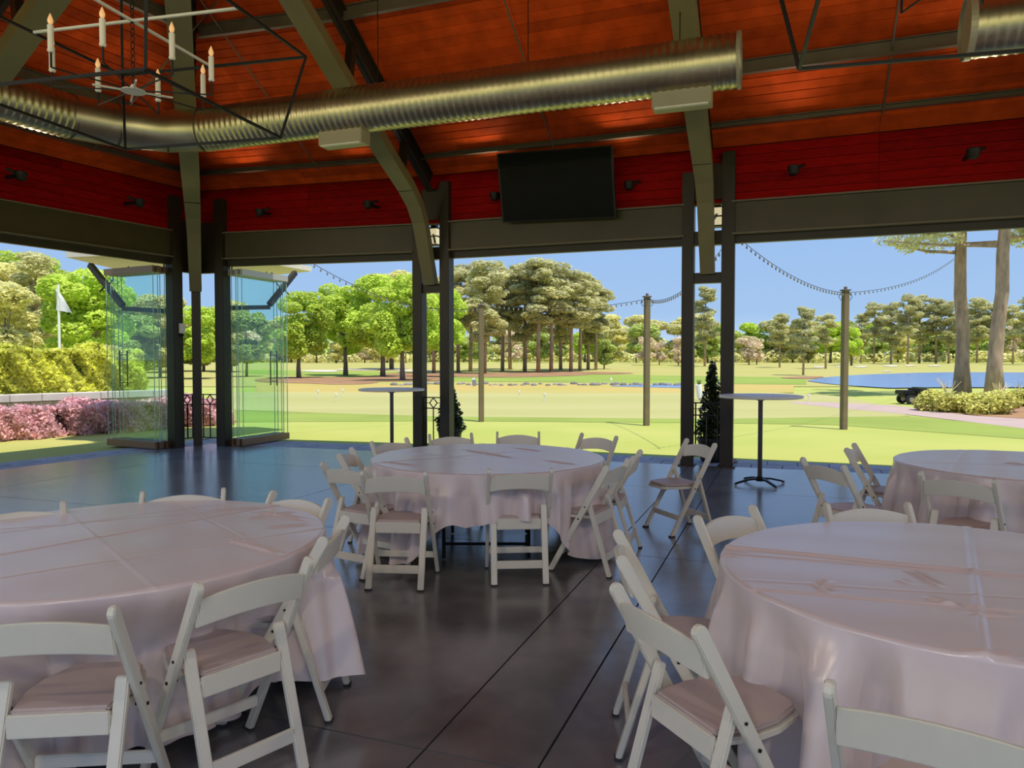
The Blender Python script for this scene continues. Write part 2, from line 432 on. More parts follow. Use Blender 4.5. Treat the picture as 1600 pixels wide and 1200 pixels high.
lo = tag(lb.build('floor_border', 'joint', origin=(0, 0, 0)), kind='structure')
k = 4.0
while k < 10.5:
    for r in range(2):
        a = k+.2*r; u0 = uL(a)-.375*(r+1)
        mb = MB(); mb.prism([UN(u0+.005, a+.006, -.03), UN(u0+.37, a+.006, -.03), UN(u0+.37, a+.424, -.03), UN(u0+.005, a+.424, -.03)], (0, 0, .024)); mb.build('paver', 'paver', lo)
    k += .43

# ---------------------------------------------------------------- roof, walls
SR = 6.2
R1 = K+BH*SR+Zv*zr(SR); R2 = RB(BT[-1], SR)
K2 = Wl(13.0); Q4 = P4+inB*12.6
OV = .5; OVL = .5
def slab_roof(name, polys, m='backing'):
    mb = MB()
    for p in polys: mb.prism([Vector(q)+Zv*.03 for q in p], (0, 0, .22))
    return tag(mb.build(name, m, origin=(0, 0, 0)), kind='structure')
polys = []
for i in range(4):
    s0, s1 = -OV, SR
    a0 = BT[i]; a1 = BT[i+1]
    sh = BT[1]/.891
    if i == 0: p = [K-BH*OV+Zv*zr(-OV), RB(a1, -OV), RB(a1, sh)]
    elif i == 1: p = [RB(a0, -OV), RB(a1, -OV), RB(a1, SR), RB(.891*SR, SR), RB(a0, sh)]
    else: p = [RB(a0, s0), RB(a1, s0), RB(a1, s1), RB(a0, s1)]
    polys.append(p)
cb = slab_roof('ceiling', polys)
cl = slab_roof('ceiling', [[K-BH*OVL+Zv*zr(-OVL), R1, K2+Zv*zr(0), K2-inL*OVL+Zv*zr(-OVL)]])
cf = slab_roof('ceiling', [[K2+Zv*zr(0), R1, R2, Q4+Zv*zr(0)]])
rc = MB(); e = .55  # unseen cover added above the ceiling to stop sun leaking through its gaps
kk = [K+N*OV-inL*OVL+dL*.1+Zv*(zr(-OV)+.3), P4-inB*(OV+.1)+U*.4+Zv*(zr(-OV)+.3), Q4+inB*OV+U*.4+Zv*(zr(-OV)+.3), K2-inL*OVL+Zv*(zr(-OVL)+.3)]; r1, r2 = R1+Zv*e, R2+Zv*e+U*.4
for p in ([kk[0], kk[1], r2, r1], [kk[0], r1, kk[3]], [kk[3], r1, r2, kk[2]]): rc.prism(p, (0, 0, .06))
tag(rc.build('leak_cover', 'cover_grey', origin=(0, 0, 0)), kind='structure')
# unseen gable wall added to keep sun out of the high end
mb = MB(); mb.prism([P4+Zv*3.8, Q4+Zv*3.8, Q4+Zv*ZT, R2, P4+Zv*ZT], U*.12); tag(mb.build('sun_block_right', 'plank_red_unlit', origin=(0, 0, 0)), kind='structure')
# planks of the roof underside
ds = .119
cutsB = [0]
for i in range(4):
    a, b = BT[i], BT[i+1]; cutsB += [a+(b-a)/2, b]
def planks(R, cuts, parent, smax, mname, hip=True, lim=None):
    j = 0; s = 0.0
    while s < smax:
        s1 = s+ds
        for i in range(len(cuts)-1):
            t0, t1 = cuts[i], cuts[i+1]
            if lim and not lim(t0, t1, s): continue
            a0 = max(t0, .891*s); a1 = max(t0, .891*s1)
            if a1 > t1-.05: continue
            g = .007
            p = [R(a0+.002, s+g), R(t1-.002, s+g), R(t1-.002, s1-g), R(a1+.002, s1-g)]
            mb = MB(); mb.prism(p, (0, 0, .028)); o = mb.build('plank', mname, parent)
        s = s1; j += 1
planks(RB, cutsB[:9], cb, 3.6, 'plank_orange_lit', lim=lambda t0, t1, s: t0 < BT[3]-.1 or s < 1.5)
planks(RL, [0, 1.9, 4.3, 6.7, 9.1], cl, 3.6, 'plank_orange_lit')
# remaining underside above the view
mb = MB()
mb.quad(RB(.891*3.57, 3.57, .01), RB(BT[1], 3.57, .01), RB(BT[1], 5.1, .01), RB(BT[1]-.01, 5.1, .01))
for i in range(1, 4): mb.quad(RB(BT[i], 3.57, .01), RB(BT[i+1], 3.57, .01), RB(BT[i+1], SR, .01), RB(BT[i]+(.891*SR-BT[1] if i == 1 else 0), SR, .01))
mb.build('upper_lining', 'plank_orange_lit', cb)
# wall bands of boards above the openings
ZL = 3.80
wb = MB()
for i in range(4):
    a, b = BW[i], BW[i+1]; o_ = N*.04
    wb.hexa([a+o_+Zv*ZL, b+o_+Zv*ZL, b+o_+N*.12+Zv*ZL, a+o_+N*.12+Zv*ZL, a+o_+Zv*(ZT+.02), b+o_+Zv*(ZT+.02), b+o_+N*.12+Zv*(ZT+.0), a+o_+N*.12+Zv*(ZT)])
wbo = tag(wb.build('wall_back', 'backing', origin=(0, 0, 0)), kind='structure')
wl = MB(); a, b = K, K2; o_ = -inL*.04
wl.hexa([a+o_+Zv*ZL, a+o_*4+Zv*ZL, b+o_*4+Zv*ZL, b+o_+Zv*ZL, a+o_+Zv*(ZT+.02), a+o_*4+Zv*ZT, b+o_*4+Zv*ZT, b+o_+Zv*(ZT+.02)])
wlo = tag(wl.build('wall_left', 'backing', origin=(0, 0, 0)), kind='structure')
nr = 6; bh = (ZT-ZL)/nr
for r in range(nr):
    z0 = ZL+bh*r; z1 = z0+bh-.006
    for i in range(8):
        t0, t1 = cutsB[i]+.002, cutsB[i+1]-.002; a, b = Wb(t0), Wb(t1)
        mb = MB(); mb.hexa([a+Zv*z0, b+Zv*z0, b+N*.035+Zv*z0, a+N*.035+Zv*z0, a+Zv*z1, b+Zv*z1, b+N*.035+Zv*z1, a+N*.035+Zv*z1]); mb.build('plank', 'plank_red_unlit', wbo)
    for t0, t1 in ((0, 2.4), (2.404, 4.8), (4.804, 7.2), (7.204, 9.6)):
        a, b = Wl(t0), Wl(t1); q = -inL*.035
        mb = MB(); mb.hexa([a+Zv*z0, b+Zv*z0, b+q+Zv*z0, a+q+Zv*z0, a+Zv*z1, b+Zv*z1, b+q+Zv*z1, a+q+Zv*z1]); mb.build('plank', 'plank_red_unlit', wlo)
# purlins and sag rods
def purlin(R, t0, t1, s, parent, inn, h=.14):
    w_, f_ = .05, .02
    a, b = R(t0, s, -.02), R(t1, s, -.02)
    mb = MB(); mb.bar(a-Zv*h/2, b-Zv*h/2, .02, h)
    mb.bar(a-Zv*h+inn*.02, b-Zv*h+inn*.02, .07, .012); mb.bar(a+inn*.02, b+inn*.02, .07, .012)
    mb.build('purlin', 'purlin_steel', parent)
for s in (.40, 1.2, 2.6):
    for i in range(4): purlin(RB, max(BT[i], .891*s+.05), BT[i+1], s, cb, inB, .06 if s < 1 else .16)
    for t0, t1 in ((.891*s+.05, 4.4), (4.4, 9.5)): purlin(RL, t0, t1, s, cl, inL, .06 if s < 1 else .16)
def rod(R, t, s0, s1, parent, r=.012):
    mb = MB(); mb.tube([R(t, s0, -.13), R(t, s1, -.16)], r, 6); mb.build('sag_rod', 'purlin_steel', parent)
for tt in (BT[0]+2.75, (BT[1]+BT[2])/2, (BT[2]+BT[3])/2): rod(RB, tt, .4, 3.6, cb)
rod(RL, 2.2, .4, 3.6, cl)

# ---------------------------------------------------------------- lintels
def lintel(a, b, out_, name='lintel_beam', label=None):
    d = (b-a).normalized()
    t = thing(name, (a+b)/2*1, label, 'beam'); t.location.z = 3.2
    m1 = MB(); m1.bar(a+Zv*3.56, b+Zv*3.56, .10, .44); m1.build('web', 'olive_paint', t)
    m2 = MB(); m2.bar(a+Zv*3.335-out_*.02, b+Zv*3.335-out_*.02, .22, .022); part(m2.build('flange', 'purlin_steel', t), 'lower flange catching the light')
    m2 = MB(); m2.bar(a+Zv*3.79-out_*.02, b+Zv*3.79-out_*.02, .20, .022); part(m2.build('flange', 'purlin_steel', t), 'upper flange')
    m3 = MB(); m3.bar(a+Zv*3.27+out_*.06, b+Zv*3.27+out_*.06, .09, .11); m3.build('door_track', 'bronze_paint', t)
    return t
lintel(PC+U*.1, P1-U*.33, N, label='dark lintel beam between the corner posts and the first twin columns')
lintel(P1+U*.33, P2-U*.33, N, label='dark lintel beam under the wall television')
lintel(P2+U*.33, P3-U*.3, N, label='dark lintel beam right of the right twin columns')
lintel(P3+U*.3, P4, N, label='dark lintel beam beyond the right edge of the photo')
lintel(PA+dL*.1, Wl(4.15)+(PA-K-dL*.47)*0, -inL, label='olive lintel beam above the left opening with the hedge')
lintel(Wl(4.65), Wl(12.8), -inL, label='lintel beam beyond the left edge of the photo')

# ---------------------------------------------------------------- frames and posts
CH = [(.08, 2.80), (.16, 3.02), (.25, 3.24), (.34, 3.50), (.44, 3.75), (.62, 4.0), (.92, 4.22), (1.4, 4.48), (2, 4.82), (3, 5.42), (4, 6.02), (5.2, 6.75)]
def frame(base, d, side, posts, label, topw=.29, zt=4.35, kk=1.0):
    t = thing('roof_frame', (base.x, base.y, 0), label, 'steel frame')
    pts = [base+d*s+Zv*z for s, z in CH]
    ws = [.20, .20, .21, .215, .22, .235, .25, .26, .27, .28, topw, topw]
    m = MB(); m.sweep(pts, ws, .15, side); part(m.build('chord', 'chord_lit_bronze', t), 'curved olive grey lower chord')
    k = pts[6]; m = MB(); m.bar(k-d.normalized()*.0-Zv*.085+side*.0, k-Zv*.078+d.normalized()*.012, .24, .012); m.build('splice_joint', 'black_metal', t)
    m = MB(); a = base+d*.1+Zv*(zr(.1)-.2); b = base+d*5.9+Zv*(zr(5.9)-.2)
    m.bar(a, b, .016, .26); m.bar(a-Zv*.13, b-Zv*.13, .13, .016); m.bar(a+Zv*.13, b+Zv*.13, .13, .016); part(m.build('rafter', 'bronze_paint', t), 'dark steel rafter under the roof boards')
    for s in (.95, 2.4):
        m = MB(); q = base+d*s; m.bar(q+Zv*(zr(s)-.25), q+d*.12+Zv*(np.interp(s, [c[0] for c in CH], [c[1] for c in CH])+.05), .10, .10); m.build('web_strut', 'bronze_paint', t)
    for off, w_, z1 in posts:
        m = MB(); q = base+off; m.box((q.x, q.y, z1/2), (w_, .2, z1), math.atan2(side.y, side.x)); m.build('post', 'bronze_paint', t, bevel=.006)
    if len(posts) == 2:
        gap = (posts[1][0]-posts[0][0]).length-.16
        for z, h in ((2.73, .15), (3.30, .20), (4.1, .5)):
            m = MB(); m.box((base.x, base.y, z), (gap, .12, h), math.atan2(side.y, side.x)); m.build('tie_plate', 'bronze_paint', t)
        # post base plates
        for off, w_, z1 in posts:
            q = base+off; m = MB(); m.box((q.x, q.y, .01), (w_+.06, .28, .02), math.atan2(side.y, side.x)); m.build('base_plate', 'bronze_paint', t)
    return t
frame(P1, inB, U, [(-U*.25, .17, 4.25), (U*.25, .17, 4.45)], 'roof frame on the twin dark columns left of the television')
frame(P2, inB, U, [(-U*.28, .17, 4.25), (U*.28, .18, 4.50)], 'roof frame on the twin dark columns right of the television')
frame(P3, inB, U, [(-U*.28, .17, 4.25), (U*.28, .18, 4.50)], 'roof frame on twin columns beyond the right edge')
frame(Wl(4.4), inL, dL, [(-dL*.25, .17, 4.25), (dL*.25, .17, 4.25)], 'roof frame on the left wall high behind the left chandelier')
hs = (Vector((BH.y, -BH.x, 0))).normalized()
ht = frame(K, BH, hs, [(Vector((0, 0, 0)), .15, 4.4)], 'corner roof frame descending to the three corner posts')
for q, w_ in ((PA, .20), (PC, .19)):
    m = MB(); ang = math.atan2(U.y, U.x) if q is PC else math.atan2(dL.y, dL.x)
    m.box((q.x, q.y, 2.2), (w_, .2, 4.4), ang); m.build('post', 'bronze_paint', ht, bevel=.006)
for a, b in ((PA, K), (K, PC)):
    m = MB(); m.bar(a+Zv*3.55, b+Zv*3.55, .08, .9); m.build('corner_panel', 'bronze_paint', ht)
# reader box on corner post
t = thing('card_reader', PA+inL*.12+Zv*1.9, 'small white and grey box on the leftmost corner post', 'box')
c = PA+inL*.125+dL*-.05+Zv*2.1; m = MB(); m.box(c, (.05, .10, .17), math.atan2(inL.y, inL.x)); m.build('housing', 'white_metal', t, bevel=.006)
m = MB(); m.box(c+Zv*-.12, (.04, .05, .04), math.atan2(inL.y, inL.x)); m.build('button', 'black_metal', t)

# railings between twin posts
def railing(a, b, label):
    d = (b-a); c = (a+b)/2; w = d.length; d = d.normalized()
    t = thing('railing_panel', (c.x, c.y, 0), label, 'railing')
    def br(p, q, r=.009, nm='rail'): m = MB(); m.bar(p, q, r*2, r*2); m.build(nm, 'black_metal', t)
    for z in (.92, .74, .14): br(a+Zv*z, b+Zv*z)
    br(c+Zv*.14, c+Zv*.74, nm='bar')
    for k in (-1, 1): br(c+d*k*(w/2-.04)+Zv*.14, c+d*k*(w/2-.04)+Zv*.92, nm='bar')
    m = MB(); q = [c+Zv*.915, c+d*.07+Zv*.83, c+Zv*.745, c-d*.07+Zv*.83]
    for i in range(4): m.bar(q[i], q[(i+1) % 4], .014, .014)
    m.bar(c+d*.07+Zv*.83, b+Zv*.83, .01, .01); m.bar(c-d*.07+Zv*.83, a+Zv*.83, .01, .01); part(m.build('diamond', 'black_metal', t), 'diamond ornament')
railing(P1-U*.17, P1+U*.17, 'black railing with a diamond between the twin columns left of the television')
railing(P2-U*.2, P2+U*.2, 'black railing between the twin columns by the potted topiary on the right')
railing(PA+(K-PA)*.2, PA+(K-PA)*.85, 'black diamond railing between the left and middle corner posts')
railing(K+(PC-K)*.15, K+(PC-K)*.8, 'black diamond railing between the middle and right corner posts')

# folded glass doors
def doorstack(base, outw, along, ang, n, railm, label0, label1, grp, L=1.3, off0=.08):
    w_ = outw.normalized(); a0 = math.atan2(w_.y, w_.x)
    root = thing('glass_door_panel', base+along*off0, label0, 'glass door', rz=a0)
    m = MB(); m.quad((.05, 0, .13), (.04+L-.02, 0, .13), (.04+L-.02, 0, 3.07), (.05, 0, 3.07)); m.build('pane', 'door_glass', root, local=True)
    m = MB(); m.box((.06+L-.06, 0, 1.60), (.006, .0125, 2.93)); m.build('pane_edge', 'glass_edge', root, local=True)
    m = MB(); m.box((.05, 0, 1.60), (.006, .0125, 2.93)); m.build('pane_edge', 'glass_edge', root, local=True)
    m = MB(); m.box((.62+.06, 0, .07), (L, .045, .12)); part(m.build('bottom_rail', 'rail_brown', root, local=True, bevel=.004), 'brown bottom rail')
    m = MB(); m.box((.62+.06, 0, 3.11), (L, .045, .11)); m.build('top_rail', railm, root, local=True, bevel=.004)
    for k in range(1, n):
        c = copy_tree(root); c.location = base+along*(off0+.075*k); tag(c, label1, group=grp)
        c.location += w_*((k % 3)-1)*.02
    # ladder pull on the first panel
    m = MB(); x0 = L-.02
    for y in (-.075, .075): m.tube([(x0, y, 1.05), (x0, y, 1.72)], .013, 8)
    for z in (1.13, 1.64): m.tube([(x0, -.075, z), (x0, .075, z)], .009, 8)
    part(m.build('handle', 'black_metal', root, local=True), 'black ladder pull handle')
    # hanger carriage
    m = MB(); m.tube([(.15, 0, 3.16), (.15, 0, 3.24)], .012, 8); m.tube([(1.1, 0, 3.16), (1.1, 0, 3.24)], .012, 8); m.build('hanger', 'black_metal', root, local=True)
doorstack(PA, -inL, dL, 0, 5, 'rail_brown', 'frameless glass door with black ladder handle, nearest the corner posts of the left stack', 'folded frameless glass door in the stack at the left opening', 'glass doors stacked at the left opening')
doorstack(PC, N, U, 0, 5, 'rail_grey', 'frameless glass door with black ladder handle, nearest the corner posts of the right stack', 'folded frameless glass door in the stack beside the back opening', 'glass doors stacked beside the back opening')

# corner eave canopy with braces
m = MB(); m.prism([PA-inL*.16+Zv*3.42, K-BH*.14+Zv*3.42, PC+N*.16+Zv*3.42, Z(487, 424, 3.42), Vector((-5.2, 16.4, 3.42)), Vector((-8.2, 15.6, 3.42)), Z(103, 402, 3.42)], (0, 0, .10)); co = tag(m.build('corner_soffit', 'soffit'), kind='structure')
for (x0, y0, D0, x1, y1, D1, lb) in ((192, 478, 13.3, 141, 414, 13.7, 'dark diagonal brace under the eave left of the glass doors'), (421, 476, 14.1, 461, 426, 15.0, 'dark diagonal brace under the eave right of the glass doors')):
    a, b = P(x0, y0, D0), P(x1, y1, D1); t = thing('eave_brace', (a.x, a.y, a.z), lb, 'brace')
    m = MB(); m.bar(a, b, .09, .09); m.build('strut', 'bronze_paint', t)
    mid = a.lerp(b, .5); s = -1 if x1 < x0 else 1
    m = MB(); pts = [mid+Vector((-s*.02, 0, -.02)), mid+Vector((-s*.12, 0, .1)), mid+Vector((-s*.13, 0, .25)), mid+Vector((-s*.22, 0, .3))]; m.tube(pts, .014, 6); m.tube([mid, mid+Vector((s*.12, 0, -.12))], .014, 6); m.build('scroll', 'black_metal', t)
    q = Vector((a.x, a.y, 0)); m = MB(); inner = PA if s < 0 else PC; m.bar(a-Zv*.05, Vector((inner.x, inner.y, a.z-.12)), .06, .08); m.build('foot_strut', 'bronze_paint', t)

# wall lanterns
for b, lb in ((P1, 'lit lantern outside, seen between the twin columns left of the television'), (P2, 'lit lantern outside, seen between the twin columns right of the television')):
    c = P(679, 385, 12.7) if b is P1 else P(1121, 356, 11.15); t = thing('outdoor_lantern', (c.x, c.y, c.z), lb, 'lantern')
    rz = math.atan2(U.y, U.x)
    m = MB(); m.box(c+Zv*.16, (.15, .15, .26), rz); part(m.build('pane', 'lamp_pane', t), 'glowing pane')
    m = MB()
    for z in (.02, .16, .30): m.box(c+Zv*z, (.18, .18, .02), rz)
    m.box(c+Zv*.34, (.1, .1, .06), rz); m.build('cage', 'black_metal', t)
    m = MB(); m.bar(c+Zv*.2-N*.05, b+N*.08+Zv*3.5, .03, .03); m.build('bracket', 'black_metal', t)

# ---------------------------------------------------------------- television
tl, tr, br_, bl = P(776, 240, 11.42), P(956, 227, 10.78), P(963, 340, 10.98), P(785, 348, 11.62)
t = thing('wall_television', (bl+br_)/2, 'large black flat television mounted on the red wall above the back opening', 'television')
nrm = (tr-tl).cross(bl-tl).normalized()
if nrm.y < 0: nrm = -nrm
m = MB(); m.hexa([bl, br_, br_+nrm*.05, bl+nrm*.05, tl, tr, tr+nrm*.05, tl+nrm*.05]); m.build('housing', 'black_metal', t, bevel=.006)
q = -nrm*.002; i_ = lambda a, b: a+(b-a)*.012
cc = (tl+tr+br_+bl)/4; m = MB(); sc = lambda p: cc+(p-cc)*.97+q; m.quad(sc(bl), sc(br_), sc(tr), sc(tl)); part(m.build('screen', 'screen', t), 'dark blank screen')
m = MB(); m.bar(cc+nrm*.04, cc+nrm*.35, .25, .2); m.build('wall_bracket', 'black_metal', t)

# ---------------------------------------------------------------- flood heads on the board walls
FL = [(1240, 267, 10.0, 0, 'black floodlight just right of the right twin columns'), (1521, 241, 8.95, 0, 'rightmost black floodlight on the red wall'), (983, 291, 11.0, 0, 'black floodlight right of the television'), (773, 308, 11.75, 0, 'black floodlight peeking out at the left side of the television'), (575, 321, 12.2, 0, 'black floodlight on the red wall left of the twin columns'), (406, 333, 12.8, 0, 'black floodlight on the red wall near the dark corner'), (218, 318, 11.9, 1, 'black floodlight on the left wall nearer the corner'), (33, 276, 10.2, 1, 'black floodlight at the far left edge of the left wall')]
def flood_light(c, tgt, e, ang=150):
    l = bpy.data.lights.new('flood', 'SPOT'); o = bpy.data.objects.new('flood', l); C.objects.link(o); l.energy = e; l.color = (1, .83, .60)
    l.spot_size = math.radians(ang); l.spot_blend = .8; l.shadow_soft_size = .12; o.location = c
    o.rotation_euler = (Vector(c)-Vector(tgt)).to_track_quat('Z', 'Y').to_euler()
for x, y, D, sd_, lb in FL:
    c = P(x, y, D); inn = inL if sd_ else inB; al = dL if sd_ else U
    t = thing('floodlight', c, lb, 'floodlight')
    flood_light(c+inn*.12+Zv*.14, c+inn*3.2+Zv*3.0, FLOOD_WALL, 105)  # light added in these heads to brighten the boards above
    m = MB(); m.lathe([(.02, -.06), (.055, -.045), (.075, .02), (.08, .06), (.07, .07)], c, 14); m.build('head', 'black_metal', t, smooth=False)
    m = MB(); m.tube([c+Zv*-.02, c-inn*.06+al*.10+Zv*.07, c-inn*.10+al*.13+Zv*.09], .022, 8); m.build('arm', 'black_metal', t)
    m = MB(); m.tube([c+Zv*.0, c-inn*.2-al*.02+Zv*.03], .02, 8)
    m.tube([c-inn*.2-al*.02+Zv*.03, c-inn*.38-al*.02+Zv*.04], .03, 8); m.build('wall_mount', 'black_metal', t)

# unseen floodlights added around the room to brighten it
for q_ in (K2.lerp(Q4, .2), K2.lerp(Q4, .38), K2.lerp(Q4, .55), K2.lerp(Q4, .72), K2.lerp(Q4, .88), P4.lerp(Q4, .35), P4.lerp(Q4, .7), Wl(8), Wl(11)):
    c = Vector((q_.x, q_.y, 4.2)); cen = Vector((-.5, 4.5, 2.2)); d_ = (cen-c).normalized(); c = c+d_*.5
    t = thing('floodlight', c, 'added black floodlight out of view, put in to brighten the pavilion', 'floodlight', 'added floodlights out of view')
    m = MB(); m.lathe([(.02, -.06), (.055, -.045), (.075, .02), (.08, .06), (.07, .07)], c-d_*.1, 14); m.build('head', 'black_metal', t)
    flood_light(c, cen, FILL_BACK)
# ---------------------------------------------------------------- spiral duct
def ductpipe(pts, R, label):
    t = thing('air_duct', pts[0]-Zv*R, label, 'duct')
    return t
DA = P(1155, 106, 7.84); DB = P(400, 193, 9.9); DA.z = DB.z = 4.68
dirn = (DB-DA).normalized(); R_ = .275
e0 = DB+dirn*.85; e1 = DB+dirn*1.35+dL*.12; e2 = DB+dirn*1.75+dL*.55; e3 = DB+dirn*1.95+dL*1.05
l1 = e3+Vector((-.50, -.866, 0))*7
t = thing('air_duct', Vector((DB.x, DB.y, DB.z-R_)), 'long spiral metal air duct bending in the left corner under the roof', 'duct')
def ribbed(a, b, R, amp, per, name, t, seg=40):
    L = (b-a).length; n = int(L/(per/4)); d = (b-a)/L
    x = d.cross(Zv).normalized(); y = x.cross(d)
    ks = np.arange(n+1); rr = R+amp*np.where(ks % 4 == 0, 1, np.where(ks % 4 == 2, -.3, .1)); ang = np.arange(seg)*2*PI/seg
    cx = np.cos(ang); sy = np.sin(ang)
    off = np.array(wloc(t))
    V = np.array(a)[None, None]+np.array(d)[None, None]*(ks*L/n)[:, None, None]+(cx[None, :, None]*np.array(x)+sy[None, :, None]*np.array(y))*rr[:, None, None]-off
    V = V.reshape(-1, 3); i, j = np.meshgrid(np.arange(n), np.arange(seg), indexing='ij'); i = i.ravel(); j = j.ravel(); j2 = (j+1) % seg
    Fq = np.stack([i*seg+j, i*seg+j2, (i+1)*seg+j2, (i+1)*seg+j], 1)
    return rawmesh(name, V, Fq, 'duct_metal', t)
ribbed(DA, e0, R_, .009, .085, 'duct_run', t); ribbed(e3, l1, R_, .009, .085, 'duct_run', t)
m = MB(); m.tube([e0, e1, e2, e3], R_+.004, 40, cap=False); part(m.build('elbow', 'duct_metal', t, smooth=True), 'segmented elbow')
for p, q in ((e0, e1), (e1, e2), (e2, e3), (e3, l1)):
    d = (q-p).normalized(); m = MB(); m.tube([p-d*.012, p+d*.012], R_+.012, 40, cap=False); m.build('collar', 'duct_seam', t)
m = MB(); m.tube([DA-dirn*.02, DA+dirn*.02], R_+.014, 40, cap=False); m.build('collar', 'register', t)
m = MB(); m.tube([DA+dirn*.03, DA+dirn*.032], R_-.002, 40, cap=True); part(m.build('end_cap', 'register', t), 'flat end cap')
for p, dd in ((P(1066, 160, 8.05), dirn), (P(538, 205, 9.45), dirn)):
    p.z = 4.68-R_-.05; m = MB(); m.box(p, (.62, .22, .20), math.atan2(dd.y, dd.x)); part(m.build('register', 'register', t, bevel=.004), 'rectangular air register')
    m = MB(); m.box(p-Zv*.105-N*.09, (.56, .05, .015), math.atan2(dd.y, dd.x)); m.build('register_lip', 'white_metal', t)
p = e3.lerp(l1, .33); p.z = 4.68-R_-.05; m = MB(); m.box(p, (.62, .22, .20), math.atan2(-.866, -.5)); part(m.build('register', 'register', t, bevel=.004), 'rectangular air register')
# hangers
for k_ in (.1, .38, .7):
    q = DA.lerp(DB, k_); m = MB(); m.tube([q+Zv*R_, q+Zv*(zr(2.9)-4.7-.0)], .006, 5); m.build('hanger_wire', 'black_metal', t)
D2 = P(1512, 55, 7.1); D2.z = 4.68; D2b = D2-dirn*4
t = thing('air_duct', Vector((D2.x, D2.y, D2.z-R_)), 'short length of spiral duct at the upper right edge', 'duct')
ribbed(D2, D2b, R_, .006, .085, 'duct_run', t)
m = MB(); m.tube([D2-dirn*.03, D2+dirn*.03], R_+.014, 40, cap=False); m.build('collar', 'register', t)
m = MB(); m.tube([D2, D2+dirn*.003], R_-.004, 40); part(m.build('end_cap', 'register', t), 'flat end cap')

# ---------------------------------------------------------------- chandeliers
def chandelier(cx, cy, label):
    t = thing('chandelier', (cx, cy, 3.2), label, 'chandelier')
    c = Vector((cx, cy, 0)); ux = Vector((.975, -.222, 0)); vy = Vector((-.27, -.963, 0)); h = .68
    bot = [c+ux*a*h+vy*b*h+Zv*3.22 for a, b in ((1, 1), (-1, 1), (-1, -1), (1, -1))]
    top = [c+ux*a*h*1.2+vy*b*h*1.2+Zv*3.86 for a, b in ((1, 1), (-1, 1), (-1, -1), (1, -1))]
    def rd(a, b, r=.009, nm='frame_rod', mt='black_metal'):
        m = MB(); m.bar(a, b, 2*r, 2*r); return m.build(nm, mt, t)
    for i in range(4): rd(bot[i], bot[(i+1) % 4]); rd(top[i], top[(i+1) % 4]); rd(bot[i], top[i])
    mid = [(top[i]+top[(i+1) % 4])/2 for i in range(4)]
    part(rd(mid[0], mid[2], .008, 'cross_bar', 'white_metal'), 'pale cross bar'); part(rd(mid[1], mid[3], .008, 'cross_bar', 'white_metal'), 'pale cross bar')
    for i in (0, 2): rd(top[i], Vector((top[i].x*.95+cx*.05, top[i].y*.95+cy*.05, 6.3)), .010, 'hanger_rod')
    # chain
    m = MB(); z = 3.45; k = 0
    while z < 6.2:
        q = c+Zv*z; a = ux if k % 2 else vy
        m.tube([q-a*.012, q-a*.014+Zv*.03, q+Zv*.045, q+a*.014+Zv*.03, q+a*.012, q-Zv*.012, q-a*.012], .0035, 5); z += .045; k += 1
    m.build('chain', 'black_metal', t)
    m = MB(); m.lathe([(.03, .0), (.08, .002), (.08, .008), (.03, .014), (.012, .05)], c+Zv*3.38, 20); part(m.build('hub', 'white_metal', t), 'pale round hub')
    for k in range(4):
        a = PI/4+k*PI/2; d = ux*math.cos(a)+vy*math.sin(a); rd(c+d*.07+Zv*3.385, c+d*.24+Zv*3.385, .0055, 'spoke', 'white_metal')
    for k in range(8):
        a = PI/8+k*PI/4; d = ux*math.cos(a)+vy*math.sin(a); q = c+d*.50
        rd(c+d*.06+Zv*3.39, q+Zv*3.39, .004, 'arm'); rd(q+Zv*3.39, q+Zv*3.50, .005, 'stem')
        m = MB(); m.lathe([(.012, -.008), (.021, 0), (.021, .008), (.018, .012), (.018, .16), (.010, .165)], q+Zv*3.49, 10); cd = m.build('candle', 'wax', t)
        m = MB(); m.lathe([(.009, 0), (.016, .015), (.017, .03), (.008, .055), (.002, .07)], q+Zv*3.655, 10); m.build('flame_bulb', 'bulb', cd, smooth=True)
    return t
chandelier(-2.59, 5.12, 'black lantern frame chandelier with eight candles, upper left')
chandelier(2.13, 3.50, 'lantern frame chandelier cut off by the top right edge')

# ---------------------------------------------------------------- round tables and cloths
TB = [(-1.78, 3.32, .90), (-.2, 6.12, .955), (4.0, 5.65, .95), (1.73, 2.76, .905)]
TN = ['front left', 'middle', 'far right', 'front right']
CRE = [  # creases by two image points on the cloth, (height, width)
 [((100, 797), (250, 925), .007, .0085), ((270, 783), (430, 868), .005, .008), ((0, 867), (430, 790), -.006, .009), ((0, 903), (440, 835), -.004, .008), ((180, 812), (460, 788), -.003, .008), ((0, 833), (250, 800), .003, .008)],
 [((620, 705), (900, 735), .004, .02), ((690, 715), (880, 700), -.005, .02), ((755, 691), (760, 744), .004, .02)],
 [((1400, 722), (1600, 727), -.004, .02), ((1500, 703), (1475, 740), .004, .02)],
 [((1512, 823), (1540, 1028), .009, .014), ((1112, 862), (1600, 903), -.006, .0085), ((1150, 905), (1600, 935), -.003, .0085), ((1500, 890), (1600, 900), -.012, .02), ((1480, 945), (1600, 955), -.010, .009), ((1300, 818), (1200, 940), .0015, .02)]]
HZ = .745
